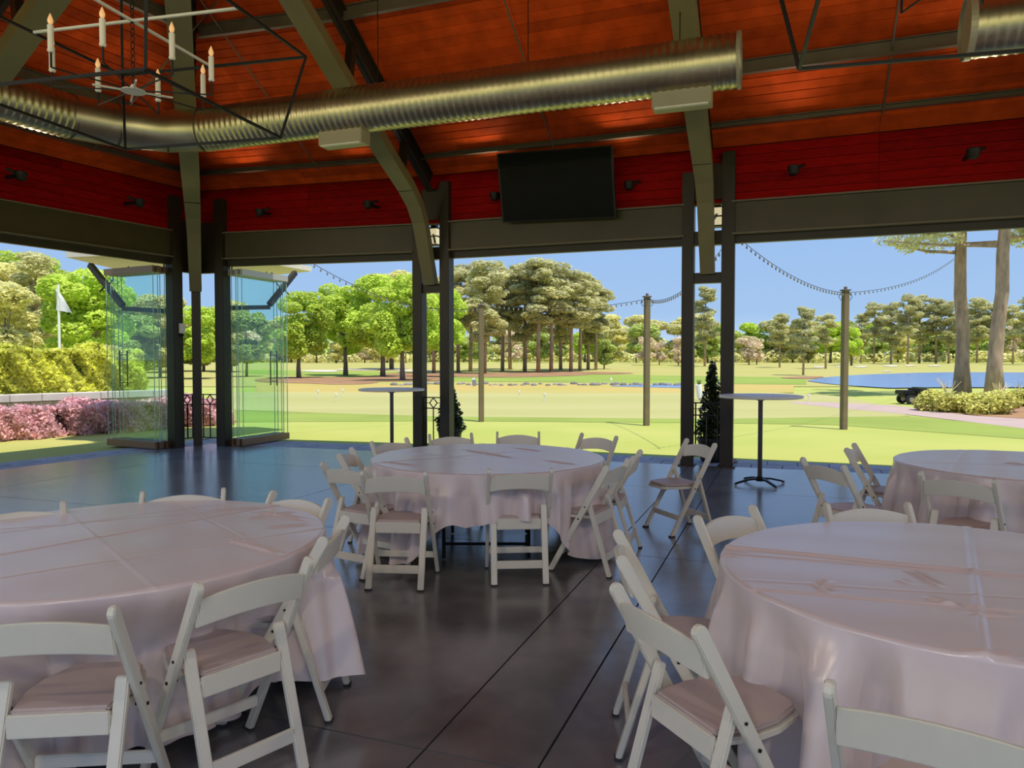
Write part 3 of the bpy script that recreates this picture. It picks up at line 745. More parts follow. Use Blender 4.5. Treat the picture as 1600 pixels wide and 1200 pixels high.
WR = [ # small wrinkles (x0,y0,x1,y1,h)
 [(360, 845, 430, 865, .012), (400, 800, 470, 812, .008), (390, 812, 460, 800, .006), (420, 825, 480, 820, .006), (330, 800, 400, 793, .005)],
 [(730, 704, 800, 716, .014), (600, 722, 650, 728, .012), (800, 700, 850, 706, .01), (850, 720, 900, 726, .01)],
 [(1570, 724, 1600, 726, .012)],
 [(1415, 890, 1462, 915, .010), (1450, 935, 1500, 950, .012), (1270, 912, 1290, 925, .008), (1282, 920, 1300, 910, .008), (1520, 960, 1580, 965, .008), (1500, 1020, 1590, 1030, .010), (1400, 905, 1418, 913, .004), (1110, 866, 1150, 868, .008), (1115, 858, 1170, 862, .005)]]
CZ = .79
CHS = [
 ('c1', (-48, 962), (168, 955), 0, 'chair at the bottom left corner, slat cut by the left edge'),
 ('c2', (312, 917), (478, 877), 0, 'chair seen whole from behind at the front left table'),
 ('c3', (505, 843), (537, 812), 0, 'edge-on chair on the right side of the front left table'),
 ('c4', (506, 782), (431, 772), 0, 'chair at the far right of the front left table, orange-lit slat facing us'),
 ('c5', (347, 767), (225, 772), 0, 'chair behind the front left table, only its arched top rail showing'),
 ('c6', (80, 790), (-40, 803), 0, 'chair behind the front left table cut by the left edge'),
 ('a', (507, 725), (573, 732), 1, 'leftmost chair of the middle table, showing its back'),
 ('b', (529, 712), (552, 702), 1, 'edge-on chair behind the leftmost one at the middle table'),
 ('c', (578, 693), (639, 686), 1, 'chair at the back left of the middle table, angled'),
 ('d', (671, 681), (737, 679), 1, 'chair behind the middle table in front of the left twin columns'),
 ('e', (777, 677), (842, 677), 1, 'chair straight behind the middle table, below the television'),
 ('f', (908, 679), (963, 684), 1, 'chair at the back right of the middle table against the lawn'),
 ('g', (1003, 705), (984, 717), 1, 'edge-on chair at the right end of the middle table'),
 ('h', (941, 733), (985, 718), 1, 'chair at the front right of the middle table, leg slanting left'),
 ('i', (764, 736), (861, 735), 1, 'chair at the front of the middle table, square to the camera'),
 ('j', (574, 739), (658, 740), 1, 'chair at the front left of the middle table, right leg splayed outwards'),
 ('k', (1079, 687), (1109, 696), None, 'lone chair pulled away from the tables, seen from the side'),
 ('l', (1256, 718), (1319, 730), 2, 'chair left of the far right table, showing its back'),
 ('m', (1324, 703), (1336, 695), 2, 'edge-on chair at the back left of the far right table'),
 ('n', (1442, 740), (1552, 752), 2, 'chair in front of the far right table, back to the camera'),
 ('o', (1291, 791), (1421, 790), 3, 'chair behind the front right table, only top showing'),
 ('p', (1094, 811), (1176, 795), 3, 'chair behind the left end of the front right table, facing us'),
 ('q', (968, 835), (974, 873), 3, 'edge-on chair left of the front right table, just behind the nearest one'),
 ('r', (968, 920), (1091, 984), 3, 'near chair left of the front right table, seat and back visible'),
 ('s', (1309, 1076), (1640, 1150), 3, 'chair at the bottom right corner, only back showing'),
]
FACE = {'k': Vector((-.93, -.36, 0))}
PLACE = []
for nm, a, b, ti, lb in CHS:
    A, B = Z(*a, CZ), Z(*b, CZ); mid = (A+B)/2; d = (B-A).normalized(); f = Vector((-d.y, d.x, 0))
    if nm in FACE: f = FACE[nm].normalized()
    else:
        tcn = Vector((TB[ti][0], TB[ti][1], 0))-mid; tcn.z = 0
        if f.dot(tcn) < 0: f = -f
    if nm in ('b', 'g'): f = (f*.6+tcn.normalized()*.4).normalized()
    PLACE.append((mid, f, lb))
CORN = [[(m_+f_*(.22+y_)+Vector((-f_.y, f_.x, 0))*x_) for x_, y_ in ((-.23, .29), (-.1, .30), (.1, .30), (.23, .29))] for m_, f_, _ in PLACE]
def cloth(i):
    cx, cy, r = TB[i]; nr_, na = 110, 560; nd_ = 44
    ang = np.arange(na)*2*PI/na; rn = np.random.RandomState(i+3)
    rings = []
    rad = np.linspace(0.00002, 1, nr_)**.8*r
    XX = cx+np.outer(rad, np.cos(ang)); YY = cy+np.outer(rad, np.sin(ang)); ZZ = np.full_like(XX, HZ)
    for (a, b, h, w_) in CRE[i]:
        A = Z(*a, HZ); B = Z(*b, HZ); d = (B-A).normalized(); nx, ny = -d.y, d.x
        dist = (XX-A.x)*nx+(YY-A.y)*ny
        h = h*.62; ZZ += abs(h)*np.exp(-(dist/w_)**2)-.35*abs(h)*np.exp(-((dist-np.sign(h)*w_*1.6)/w_)**2)
    for (x0, y0, x1, y1, h) in WR[i]:
        A = Z(x0, y0, HZ); B = Z(x1, y1, HZ); L = (B-A).length; d = (B-A)/L
        al = (XX-A.x)*d.x+(YY-A.y)*d.y; di = -(XX-A.x)*d.y+(YY-A.y)*d.x
        en = np.exp(-((al-L/2)/(L*.5))**4); ZZ += h*en*(np.exp(-(di/.012)**2)-.6*np.exp(-((di-.022)/.014)**2))
    ZZ += .0015*np.sin(XX*9+YY*5+i)*np.sin(YY*11-XX*3)
    edge = np.clip((XX-cx)**2+(YY-cy)**2, 0, r*r)/r/r
    ZZ -= .004*np.clip((edge-.985)/.015, 0, 1)**2
    VT = np.stack([XX, YY, ZZ], -1)
    # drape
    k1 = [11, 17, 29, 43]; ph = rn.uniform(0, 6.28, 6); wave = np.zeros(na)
    for q, kq in enumerate(k1): wave += np.sin(kq*ang+ph[q]+1.4*np.sin(3*ang+ph[4]))*[1, .8, .5, .25][q]
    wave = np.tanh(wave*.8)*.7+.6*(1-1.6*np.abs(np.sin(8*ang+ph[3]+.8*np.sin(2*ang))))*(.5+.5*np.sin(3*ang+ph[2]))
    # the hem, floor length with lifts
    hem = np.full(na, .05)+.02*np.sin(5*ang+ph[5])
    camd = math.atan2(-cy, -cx)
    def lift(a0, wd, h): 
        dd = (ang-a0+PI) % (2*PI)-PI
        return h*np.exp(-(dd/wd)**4)
    if i == 1: hem += lift(camd+.12, .55, .36)+lift(camd-.35, .12, .10)+lift(camd+PI, .7, .28)
    if i == 0: hem += lift(camd+.95, .2, .14)
    if i == 3: hem += lift(camd-.9, .2, .12)
    f = np.concatenate([[.004, .012], np.linspace(0, 1, nd_+1)[1:]])
    # the cloth is pushed in behind the seats and legs of the chairs tucked up to it
    lim = np.full(na, 9.0)
    for cs in CORN[:2]:
        pp = [(math.hypot(q.x-cx, q.y-cy), math.atan2(q.y-cy, q.x-cx)) for q in cs]
        if min(p[0] for p in pp) > r+.12 or min(p[0] for p in pp) < .2: continue
        for k in range(3):
            for e_ in np.linspace(0, 1, 12):
                q = cs[k].lerp(cs[k+1], float(e_)); rq = math.hypot(q.x-cx, q.y-cy); aq = math.atan2(q.y-cy, q.x-cx)
                dd = (ang-aq+PI) % (2*PI)-PI; lim = np.minimum(lim, np.where(np.abs(dd) < .03, rq-.02, 9.0))
    push = np.clip(r+.03-lim, 0, .24)
    ker = np.ones(9)/9; push = np.convolve(np.concatenate([push[-8:], push, push[:8]]), ker, 'same')[8:-8]
    DR = []
    for q in f:
        z = HZ-.006-(HZ-.006-hem)*q
        drop = (HZ-z)
        amp = (.008+.19*np.clip(drop/.7, 0, 1)**.6)*(1+.35*np.sin(4*ang+ph[2])+.25*np.sin(9*ang+ph[3]))
        rr = r+.006+.06*drop+amp*wave*.8*np.minimum(1, drop/.16)
        tw = np.where(push > .01, .2, 1)*.09*np.sin(5*ang+ph[1])*drop+.05*np.sin(11*ang+ph[0]+3*drop)*drop
        tp = np.clip((drop-.01)/.30, 0, 1); tp = tp*tp*(3-2*tp); rr = rr-(push+np.where(push > .01, .05*drop+np.clip(amp*wave, 0, 1)*.6, 0))*tp
        DR.append(np.stack([cx+rr*np.cos(ang+tw), cy+rr*np.sin(ang+tw), z], -1))
    V = np.concatenate([VT, np.array(DR)], 0); n = V.shape[0]
    V = V.reshape(-1, 3)-np.array([cx, cy, 0])
    I, J = np.meshgrid(np.arange(n-1), np.arange(na), indexing='ij'); I = I.ravel(); J = J.ravel(); J2 = (J+1) % na
    Fq = np.stack([I*na+J, I*na+J2, (I+1)*na+J2, (I+1)*na+J], 1)
    o = rawmesh('tablecloth', V, Fq, 'cloth'); o.location = (cx, cy, 0)
    return tag(o, ['pale mauve satin cloth with folded grid creases on the front left table', 'pale satin cloth lifted at the hem on the middle round table', 'pale satin cloth on the far right table by the lawn', 'pale pink satin cloth with a deep cross crease on the front right table'][i], 'tablecloth', 'satin tablecloths')
for i, (cx, cy, r) in enumerate(TB):
    t = thing('round_table', (cx, cy, 0), 'round folding banquet table under the '+TN[i]+' cloth', 'table', 'round banquet tables')
    m = MB(); m.lathe([(r-.03, .705), (r-.01, .712), (r-.01, .728), (r-.03, .733)], (cx, cy, 0), 64); m.build('tabletop', 'plywood', t)
    for s in (-1, 1):
        for k in (-1, 1):
            m = MB(); m.tube([(cx+k*.33, cy+s*.42, .70), (cx+k*.33, cy+s*.42, .01)], .014, 8); m.build('leg', 'black_metal', t)
        m = MB(); m.tube([(cx-.33, cy+s*.42, .12), (cx+.33, cy+s*.42, .12)], .012, 8); m.build('crossbar', 'black_metal', t)
    cloth(i)

# ---------------------------------------------------------------- folding chairs
def plank2(profile, x0, x1):     # (y,z) outline extruded in x
    m = MB(); m.prism([(x0, y, z) for y, z in profile], (x1-x0, 0, 0)); return m
def slope_leg(ya, za, yb, zb, w):
    a = Vector((0, ya, za)); b = Vector((0, yb, zb)); d = (b-a).normalized(); n = Vector((0, -d.z, d.y))
    pts = [b-n*w/2, b+n*w/2]
    for k in range(7):
        an = PI*k/6; pts.append(a+n*w/2*math.cos(an)-d*w/2*math.sin(an))
    pts = [(p.y, p.z) for p in pts]
    pts[0] = (pts[0][0], zb); pts[1] = (pts[1][0], zb)
    return pts
def make_chair():
    root = thing('folding_chair', (0, 0, 0), 'x', 'chair', 'white folding chairs')
    BX = .215
    prof = slope_leg(-.225, .785, .215, .005, .048)
    for s in (-1, 1):
        m = plank2(prof, s*BX-.012, s*BX+.012); lg = m.build('leg', 'chair_white', root, local=True, bevel=.004)
        m = MB(); m.box((s*BX, .215, .006), (.027, .055, .012)); m.build('foot_cap', 'rubber', lg, local=True)
    prof2 = slope_leg(-.075, .52, -.235, .005, .026)
    for s in (-1, 1):
        m = plank2(prof2, s*.178-.021, s*.178+.021); lg = m.build('leg', 'chair_white', root, local=True, bevel=.005)
        m = MB(); m.box((s*.178, -.235, .006), (.044, .03, .012)); m.build('foot_cap', 'rubber', lg, local=True)
    # rear rail and front rail
    m = MB(); yz = lambda z: -.075+(.52-z)/(.515)*-.16
    m.bar((-.16, yz(.135), .135), (.16, yz(.135), .135), .018, .055); m.build('stretcher', 'chair_white', root, local=True, bevel=.004)
    yf = lambda z: -.225+(.785-z)/.78*.44
    m = MB(); m.bar((-.205, yf(.155), .155), (.205, yf(.155), .155), .018, .045); m.build('stretcher', 'chair_white', root, local=True, bevel=.004)
    # backrest: bowed slat with arched edges
    m = MB(); n = 14
    for k in range(n+1):
        u = k/n*2-1; x = u*.205; yb = -.215-.028*(1-u*u)
        zt = .742+.030*(1-u*u); zb_ = .640+.024*(1-u*u)
        for dy in (0, .016):
            m.v += [(x, yb+dy+(.78-zb_)*.25-.01, zb_), (x, yb+dy+(.78-zt)*.25-.01, zt)]
    for k in range(n):
        a = k*4; b = a+4
        m.f += [(a, b, b+1, a+1), (a+2, a+3, b+3, b+2), (a+1, b+1, b+3, a+3), (a, a+2, b+2, b)]
    m.f += [(0, 1, 3, 2), (4*n, 4*n+2, 4*n+3, 4*n+1)]
    m.build('backrest', 'chair_white', root, local=True, bevel=.004)
    # seat
    out_ = [(-.155, -.125), (-.185, .02), (-.175, .12), (-.13, .235), (-.10, .262), (.10, .262), (.13, .235), (.175, .12), (.185, .02), (.155, -.125)]
    m = MB(); m.prism([(x, y, .405) for x, y in out_], (0, 0, .022)); m.build('seat_frame', 'chair_white', root, local=True, bevel=.005)
    m = MB(); m.prism([(x*.95, .065+(y-.065)*.95, .430) for x, y in out_], (0, 0, .022)); part(m.build('seat', 'seat_pad', root, local=True, bevel=.008), 'padded tan seat')
    m = MB(); m.box((0, -.118, .40), (.31, .018, .075)); m.build('seat_apron', 'chair_white', root, local=True, bevel=.004)
    m = MB()
    for s in (-1, 1): m.tube([(s*.19, yf(.41), .41), (s*.232, yf(.41), .41)], .006, 8); m.tube([(s*.19, yf(.52)-.0, .50), (s*.232, yf(.5), .50)], .005, 8)
    m.build('pivot_bolt', 'black_metal', root, local=True)
    return root
ch0 = None
for mid, f, lb in PLACE:
    if ch0 is None: ch0 = make_chair(); c_ = ch0
    else: c_ = copy_tree(ch0)
    c_.location = (mid.x+f.x*.22, mid.y+f.y*.22, 0); c_.rotation_euler = (0, 0, math.atan2(f.y, f.x)-PI/2); c_['label'] = 'white folding '+lb.replace('front right table, only', 'front right cloth, only').replace('chair at the bottom right corner, only back showing', 'chair at the bottom right corner')
c_ = copy_tree(ch0); c_.location = (3.66, 4.86, 0); c_.rotation_euler = (0, 0, -.12); c_['label'] = 'white folding chair before the far right table, cut by the right edge'

# ---------------------------------------------------------------- cocktail tables
for q, rz, lb in ((Z(1187, 757), .25, 'tall round cocktail table standing right of the right twin columns'), (P(612, 616, 11.25), .6, 'tall round cocktail table left of the first twin columns')):
    x, y = q.x, q.y; t = thing('cocktail_table', (x, y, 0), lb, 'table', 'tall cocktail tables')
    m = MB(); m.lathe([(.47, 1.075), (.495, 1.08), (.50, 1.095), (.495, 1.108), (.47, 1.112)], (x, y, 0), 48); part(m.build('tabletop', 'white_metal', t), 'pale round top')
    m = MB(); m.lathe([(.028, .08), (.028, 1.04), (.05, 1.05), (.09, 1.075)], (x, y, 0), 16); m.build('pole', 'grey_metal', t, smooth=True)
    m = MB(); m.lathe([(.05, .045), (.055, .07), (.035, .10)], (x, y, 0), 16); m.build('hub', 'black_metal', t)
    for k in range(4):
        a = rz+k*PI/2; dx, dy = math.cos(a), math.sin(a); m = MB()
        m.sweep([(x+dx*.03, y+dy*.03, .075), (x+dx*.15, y+dy*.15, .068), (x+dx*.30, y+dy*.30, .035), (x+dx*.345, y+dy*.345, .02)], [.045, .04, .03, .025], .022, (-dy, dx, 0))
        ft = m.build('foot', 'black_metal', t, bevel=.003)
        m = MB(); m.lathe([(.016, 0), (.016, .02)], (x+dx*.335, y+dy*.335, 0), 10); m.build('glide', 'grey_metal', ft)

# ---------------------------------------------------------------- foliage
def leaves(blobs, n, size, seed, name, m, parent=None, aspect=.6, inner=.72, up=.0):
    R = np.random.RandomState(seed)
    c = np.array([b[0] for b in blobs], float); rd = np.array([b[1] if hasattr(b[1], '__len__') else (b[1],)*3 for b in blobs], float)
    wts = (rd.prod(1))**(2/3); wts /= wts.sum()
    idx = R.choice(len(blobs), n, p=wts); d = R.normal(size=(n, 3)); d /= np.linalg.norm(d, axis=1)[:, None]
    rr = inner+(1-inner)*R.rand(n)**.6
    pos = c[idx]+d*rd[idx]*rr[:, None]
    nv = d*.4+R.normal(size=(n, 3))*.5; nv[:, 2] += up+.7; nv /= np.linalg.norm(nv, axis=1)[:, None]
    tv = np.cross(nv, R.normal(size=(n, 3))); tv /= np.linalg.norm(tv, axis=1)[:, None]; bv = np.cross(nv, tv)
    sz = size*(.6+.8*R.rand(n))[:, None]
    a = tv*sz*.5; b = bv*sz*.5*aspect
    V = np.stack([pos-a, pos-b*1.1, pos+a, pos+b*1.1], 1).reshape(-1, 3)
    Fq = np.arange(4*n).reshape(-1, 4)
    return rawmesh(name, V, Fq, m, parent, smooth=False)
def tree_proto(kind, seed):
    R = random.Random(seed); root = thing('tree', (0, 0, 0), 'x', 'tree')
    if kind == 'oak':      # 10 m
        h = 10; m = MB(); m.tube([(0, 0, -.3), (.05, 0, 1.2), (-.05, .05, 2.6), (.05, 0, 4.5)], [.3, .22, .18, .12], 10)
        bl = []
        for k in range(26):
            a = R.uniform(0, 6.28); z = R.uniform(2.9, 8.8); w_ = 3.6*math.sin(PI*min(1, max(.1, (z-1.6)/8.6)))**.7
            rr = R.uniform(.25, 1)*w_*.8; bl.append(((rr*math.cos(a), rr*math.sin(a), z), (R.uniform(.9, 1.5), R.uniform(.9, 1.5), R.uniform(.6, 1.1))))
        for k in range(9):
            b = bl[k][0]; m.tube([(0, 0, 2.4+.2*k), (b[0]*.5, b[1]*.5, (b[2]+2.6)/2+.3), b], [.09, .06, .02], 6)
        m.build('trunk', 'bark', root, smooth=True, local=True); leaves(bl, 13000, .34, seed, 'foliage', 'leaf_oak', root)
    if kind in ('pine', 'pine2'):   # 15 m
        m = MB(); m.tube([(0, 0, -.3), (.05, 0, 5), (.1, .05, 10), (.0, 0, 14.5)], [.22, .18, .14, .05], 8); bl = []
        z0 = 6.8 if kind == 'pine' else 4.5
        for k in range(34):
            z = z0+(14.6-z0)*k/33; a = R.uniform(0, 6.28); w_ = 2.3*math.sin(PI*min(1, (z-z0+1.2)/(17-z0)))**.8
            rr = w_*R.uniform(.35, 1); p = (rr*math.cos(a), rr*math.sin(a), z+R.uniform(-.2, .3)); bl.append((p, (R.uniform(.7, 1.25), R.uniform(.7, 1.25), R.uniform(.35, .65))))
            m.tube([(0, 0, z-.5), p], [.05, .02], 5)
        m.build('trunk', 'bark_pine', root, smooth=True, local=True); leaves(bl, 10000, .42, seed, 'foliage', 'leaf_pine', root, aspect=.35)
    if kind in ('pale', 'green', 'bud'):    # 11 m forest edge tree
        m = MB(); m.tube([(0, 0, -.3), (.1, 0, 3), (0, .1, 7)], [.2, .15, .06], 7); bl = []
        for k in range(18):
            a = R.uniform(0, 6.28); z = R.uniform(1.6, 9.6); w_ = 2.9*math.sin(PI*min(1, max(.1, (z-.3)/11)))**.6
            rr = w_*R.uniform(.1, .9); bl.append(((rr*math.cos(a), rr*math.sin(a), z), (R.uniform(.9, 1.6), R.uniform(.9, 1.6), R.uniform(.7, 1.2))))
        for k in range(6): b = bl[k][0]; m.tube([(0, 0, 2+.4*k), b], [.07, .02], 5)
        m.build('trunk', 'bark', root, smooth=True, local=True); leaves(bl, 8000 if kind != 'bud' else 3500, .42, seed, 'foliage', 'leaf_'+kind, root, aspect=.6)
    return root
PR = {}
HT = {'oak': 10, 'pine': 15, 'pine2': 15, 'pale': 11, 'green': 11, 'bud': 11}
used = set()
for k, s in (('oak', 3), ('pine', 11), ('pine2', 17), ('pale', 23), ('green', 29), ('bud', 31)): PR[k] = [tree_proto(k, s), tree_proto(k, s+100)]
rt = random.Random(9)
def tree(kind, x, D, h, label, group=None, wid=1.0, alt=None, z=None):
    v = rt.randrange(2) if alt is None else alt; p = PR[kind][v]
    if (kind, v) in used: o = copy_tree(p)
    else: o = p; used.add((kind, v))
    X_ = (x-800)/F*D; o.location = (X_, D, terr(X_, D)); s = h/HT[kind]; o.scale = (s*wid, s*wid, s); o.rotation_euler = (0, 0, rt.uniform(0, 6.28))
    o['label'] = label; 
    if group: o['group'] = group
    return o
def hpx(y, D): return EYE+(562-y)/F*D
def treepx(kind, x, D, ytop, label, group=None, wid=1.0, alt=None):
    X_ = (x-800)/F*D; return tree(kind, x, D, hpx(ytop, D)-terr(X_, D), label, group, wid, alt)
# named foreground trees
treepx('oak', 467, 62, 446, 'bright green round-crowned oak standing alone beside the right glass doors', wid=1.0, alt=0)
treepx('oak', 540, 70, 438, 'bright green oak behind the lone oak', wid=1.0)
treepx('oak', 598, 66, 420, 'tall yellow green oak left of the first twin columns', wid=.95)
treepx('oak', 629, 55, 417, 'large yellow green oak with a pale trunk against the first column', wid=.95)
treepx('oak', 690, 66, 446, 'green oak seen between the first twin columns', wid=.8)
treepx('pale', 612, 95, 412, 'olive tree crown rising behind the oaks', wid=1.3)
ORD = ['leftmost ', 'second ', 'third ', 'fourth ', 'fifth ', 'sixth ', 'seventh ', 'eighth ', 'ninth ', 'tenth ', 'eleventh ', 'twelfth ', 'thirteenth ', 'fourteenth ']
PX = [(678, 80, 430), (716, 84, 424), (735, 88, 414), (757, 80, 408), (785, 90, 418), (797, 98, 424), (820, 88, 410), (841, 84, 406), (861, 86, 410), (876, 96, 420), (892, 88, 424), (906, 92, 428), (919, 98, 436), (931, 96, 446)]
for i, (x, D, yt) in enumerate(PX):
    treepx('pine' if i % 3 else 'pine2', x, D, yt, ORD[i]+'tall pine from the left in the grove behind the putting green', 'pines in the middle grove', wid=1.35)
treepx('pine2', 1101, 110, 446, 'lone tall pine seen between the right twin columns', wid=1.0)
treepx('pine2', 1255, 70, 478, 'dark young pine on a mulch ring left of the pond', wid=1.15)
treepx('pine', 1218, 100, 490, 'pine with flat layered branches behind the young pine', wid=1.2)
treepx('pine', 1290, 92, 492, 'pine partly behind the right wooden pole', wid=1.3)
treepx('oak', 1330, 110, 508, 'yellow green tree just right of the right wooden pole', wid=1.0)
for i, (x, D, yt) in enumerate(sorted([(1365, 130, 474), (1392, 125, 472), (1418, 120, 462), (1436, 128, 460), (1462, 126, 466), (1482, 124, 470), (1526, 130, 464), (1548, 130, 476), (1582, 118, 478), (1606, 110, 462), (1345, 138, 490), (1640, 120, 470), (1500, 140, 478), (1568, 140, 490)])):
    treepx('pine' if i % 2 else 'pine2', x, D, yt, ORD[i]+'pine from the left in the stand across the pond', 'pines across the pond', wid=1.15)
for i, (x, D, yt) in enumerate([(1008, 120, 520), (1030, 122, 528), (1170, 120, 520), (1182, 122, 524), (1060, 118, 524)]):
    o_ = ['left of the middle wooden pole', 'right of the middle wooden pole', 'right of the right twin columns', 'second right of the right twin columns', 'left of the right twin columns'][i]
    treepx('bud', x, D, yt, 'small budding pinkish tree on the far fairway, '+o_, 'budding trees on the far fairway', wid=1.2)
treepx('green', 944, 100, 520, 'small leafy tree at the right end of the pine grove', wid=1.1)
# forest edge
kinds = ['pale', 'green', 'pale', 'oak', 'green', 'bud', 'pine2']
for row, (D0, n, y0, y1) in enumerate(((150, 44, 500, 522), (175, 40, 484, 506))):
    for i in range(n):
        x = 240+i*(1420/n)+rt.uniform(-12, 12); k = kinds[rt.randrange(7)]
        D = D0+rt.uniform(-8, 8)
        if k == 'bud' and row == 1: k = 'pale'
        treepx(k, x, D, rt.uniform(y0, y1), 'tree in the far forest edge beyond the course', 'trees of the far forest edge', wid=1.35)
R = random.Random(77)
for k_, (rad, n_, hh, mt, lb) in enumerate(((192, 230, 7.0, 'leaf_green', 'continuous dense woodland filling the far edge of the course'), (168, 150, 2.4, 'leaf_pale', 'pale undergrowth along the foot of the far woodland'))):
    bl = []
    for k in range(n_):
        a = math.radians(-58+100*k/n_); h_ = hh*R.uniform(.65, 1.05); X_, Y_ = rad*math.sin(a), rad*math.cos(a)+R.uniform(-4, 4)
        bl.append(((X_, Y_, 1.0+h_*.5), (R.uniform(1.6, 3), R.uniform(1.5, 2.5), h_*.55)))
    o = leaves(bl, 42000 if k_ == 0 else 20000, .95 if k_ == 0 else .7, 60+k_, 'woodland' if k_ == 0 else 'undergrowth', mt)
    tag(o, lb, 'woodland' if k_ == 0 else 'undergrowth', kind='stuff')
# left side trees beyond the hedge
LT = [('pine2', 58, 46, 392, 'tall pine with a pale trunk left of the white flag'), ('oak', 128, 38, 412, 'bright green tree just right of the white flag'), ('pale', 8, 34, 428, 'olive tree at the far left edge behind the hedge'), ('pale', 30, 52, 400, 'pale olive tree between the left edge and the tall pine'), ('green', 70, 60, 470, 'dark green small tree behind the tall pine'), ('pale', 165, 55, 430, 'pale tree behind the glass doors on the left'), ('oak', 45, 70, 385, 'tall tree with a green tuft near the top left of the left opening'), ('pine2', 100, 64, 430, 'pine behind the white flag'), ('green', 215, 60, 470, 'green tree seen through the left glass doors'), ('pale', 250, 62, 450, 'pale tree seen through the left glass doors near the corner post'), ('oak', 310, 60, 470, 'bright green tree seen between the corner posts'), ('green', 385, 66, 478, 'green tree seen through the right glass doors'), ('pale', 360, 80, 460, 'olive tree behind the right glass doors'), ('pale', -30, 45, 430, 'tree outside the left edge'), ('pine', -70, 50, 380, 'pine outside the left edge')]
for k, x, D, yt, lb in LT: treepx(k, x, D, yt, lb, wid=1.1)
for i in range(18):
    treepx(kinds[i % 3], -260+i*34, 82+rt.uniform(-6, 6), rt.uniform(455, 500), 'tree in the woods behind the left hedge', 'woods behind the left hedge', wid=1.3)
# two near pines on the right
def bigpine(x0, ybase, D, x1, label, seed):
    R = random.Random(seed); b = P(x0, 600, D); X0 = b.x; X1 = (x1-800)/F*D
    t = thing('pine_tree', (X0, D, 0), label, 'tree'); h = 8.2
    pts = []; rr = []
    for k in range(9):
        f = k/8; pts.append((X0+(X1-X0)*f*1.5+.06*math.sin(k*2.1+seed), D, -.2+f*h*1.5)); rr.append(.30*(1-.45*f)+(.12 if k == 0 else 0))
    m = MB(); m.tube(pts, rr, 14); m.build('trunk', 'bark_pine', t, smooth=True)
    bl = []; m = MB()
    for k in range(17):
        z = 6.3+k*.36; a = R.uniform(0, 6.28) if k > 6 else (PI+R.uniform(-.5, .5) if k % 2 == 0 else R.uniform(-.6, .6)); L = R.uniform(2.6, 4.8)
        f = z/(h*1.5); bx = X0+(X1-X0)*f*1.5
        e = Vector((bx+L*math.cos(a), D+L*math.sin(a)*.8, z+R.uniform(.3, .8)))
        m.tube([(bx, D, z), ((bx+e.x)/2, (D+e.y)/2, z+.1), e], [.09, .06, .02], 6)
        for q in range(6):
            fr = R.uniform(.4, 1.05); bl.append(((bx+(e.x-bx)*fr+R.uniform(-.4, .4), D+(e.y-D)*fr+R.uniform(-.4, .4), z+(e.z-z)*fr+R.uniform(-.1, .3)), (R.uniform(.35, .7), R.uniform(.35, .7), R.uniform(.2, .35))))
    m.build('branch', 'bark_pine', t, smooth=True)
    off = Vector((X0, D, 0)); bl = [((b[0][0]-off.x, b[0][1]-off.y, b[0][2]), b[1]) for b in bl]
    leaves(bl, 9000, .22, seed, 'foliage', 'leaf_pine', t, aspect=.3)
bigpine(1505, 613, 33, 1495, 'large near pine with a straight trunk, left of the pair by the pond', 4)
bigpine(1552, 616, 31, 1568, 'large near pine leaning right at the right edge of the photo', 8)

# hedges on the left
def hedge(name, pts, depth, h, leafm, innerm, n, size, label, cat='hedge', seed=1, z0=0):
    a, b = pts; d = (b-a); L = d.length; d = d.normalized(); nn = Vector((-d.y, d.x, 0)); c = (a+b)/2
    t = thing(name, (c.x, c.y, 0), label, cat)
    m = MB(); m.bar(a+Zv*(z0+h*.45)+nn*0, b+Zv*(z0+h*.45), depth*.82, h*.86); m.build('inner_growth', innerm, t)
    R = np.random.RandomState(seed); k = n
    u = R.rand(k)*L; face = R.rand(k); v = np.empty(k); z = np.empty(k)
    side = face < .62; v[side] = -depth/2; z[side] = R.rand(side.sum())*h; v[~side] = (R.rand((~side).sum())-.5)*depth; z[~side] = h
    nz = .10*np.sin(u*3.1+z*4)+.07*np.sin(u*7.3+1)+.05*np.sin(u*13+z*9)
    v += np.where(side, -nz-R.rand(k)*.1, 0)+R.normal(size=k)*.02; z += np.where(side, 0, nz*.8-R.rand(k)*.08)+R.normal(size=k)*.015
    z += z0
    pos = np.array(a)[None]+u[:, None]*np.array(d)+v[:, None]*np.array(nn)+z[:, None]*np.array([0, 0, 1.])-np.array([c.x, c.y, 0])
    nv = np.where(side[:, None], -np.array(nn)[None], np.array([[0, 0, 1.]]))+R.normal(size=(k, 3))*.6; nv /= np.linalg.norm(nv, axis=1)[:, None]
    tv = np.cross(nv, R.normal(size=(k, 3))); tv /= np.linalg.norm(tv, axis=1)[:, None]; bv = np.cross(nv, tv); sz = size*(.6+.8*R.rand(k))[:, None]
    V = np.stack([pos-tv*sz*.5, pos-bv*sz*.3, pos+tv*sz*.5, pos+bv*sz*.3], 1).reshape(-1, 3)
    rawmesh('foliage', V, np.arange(4*k).reshape(-1, 4), leafm, t, smooth=False)
    return t
pa, pb_ = Z(-260, 705), Z(330, 662)
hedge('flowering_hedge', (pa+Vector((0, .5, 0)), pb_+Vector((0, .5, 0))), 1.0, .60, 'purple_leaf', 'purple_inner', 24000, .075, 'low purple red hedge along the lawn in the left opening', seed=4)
wd = (pb_-pa).normalized(); wn = Vector((-wd.y, wd.x, 0))
wa, wb_ = pa+wn*1.75+Vector((0, 0, 0)), pb_+wn*1.75
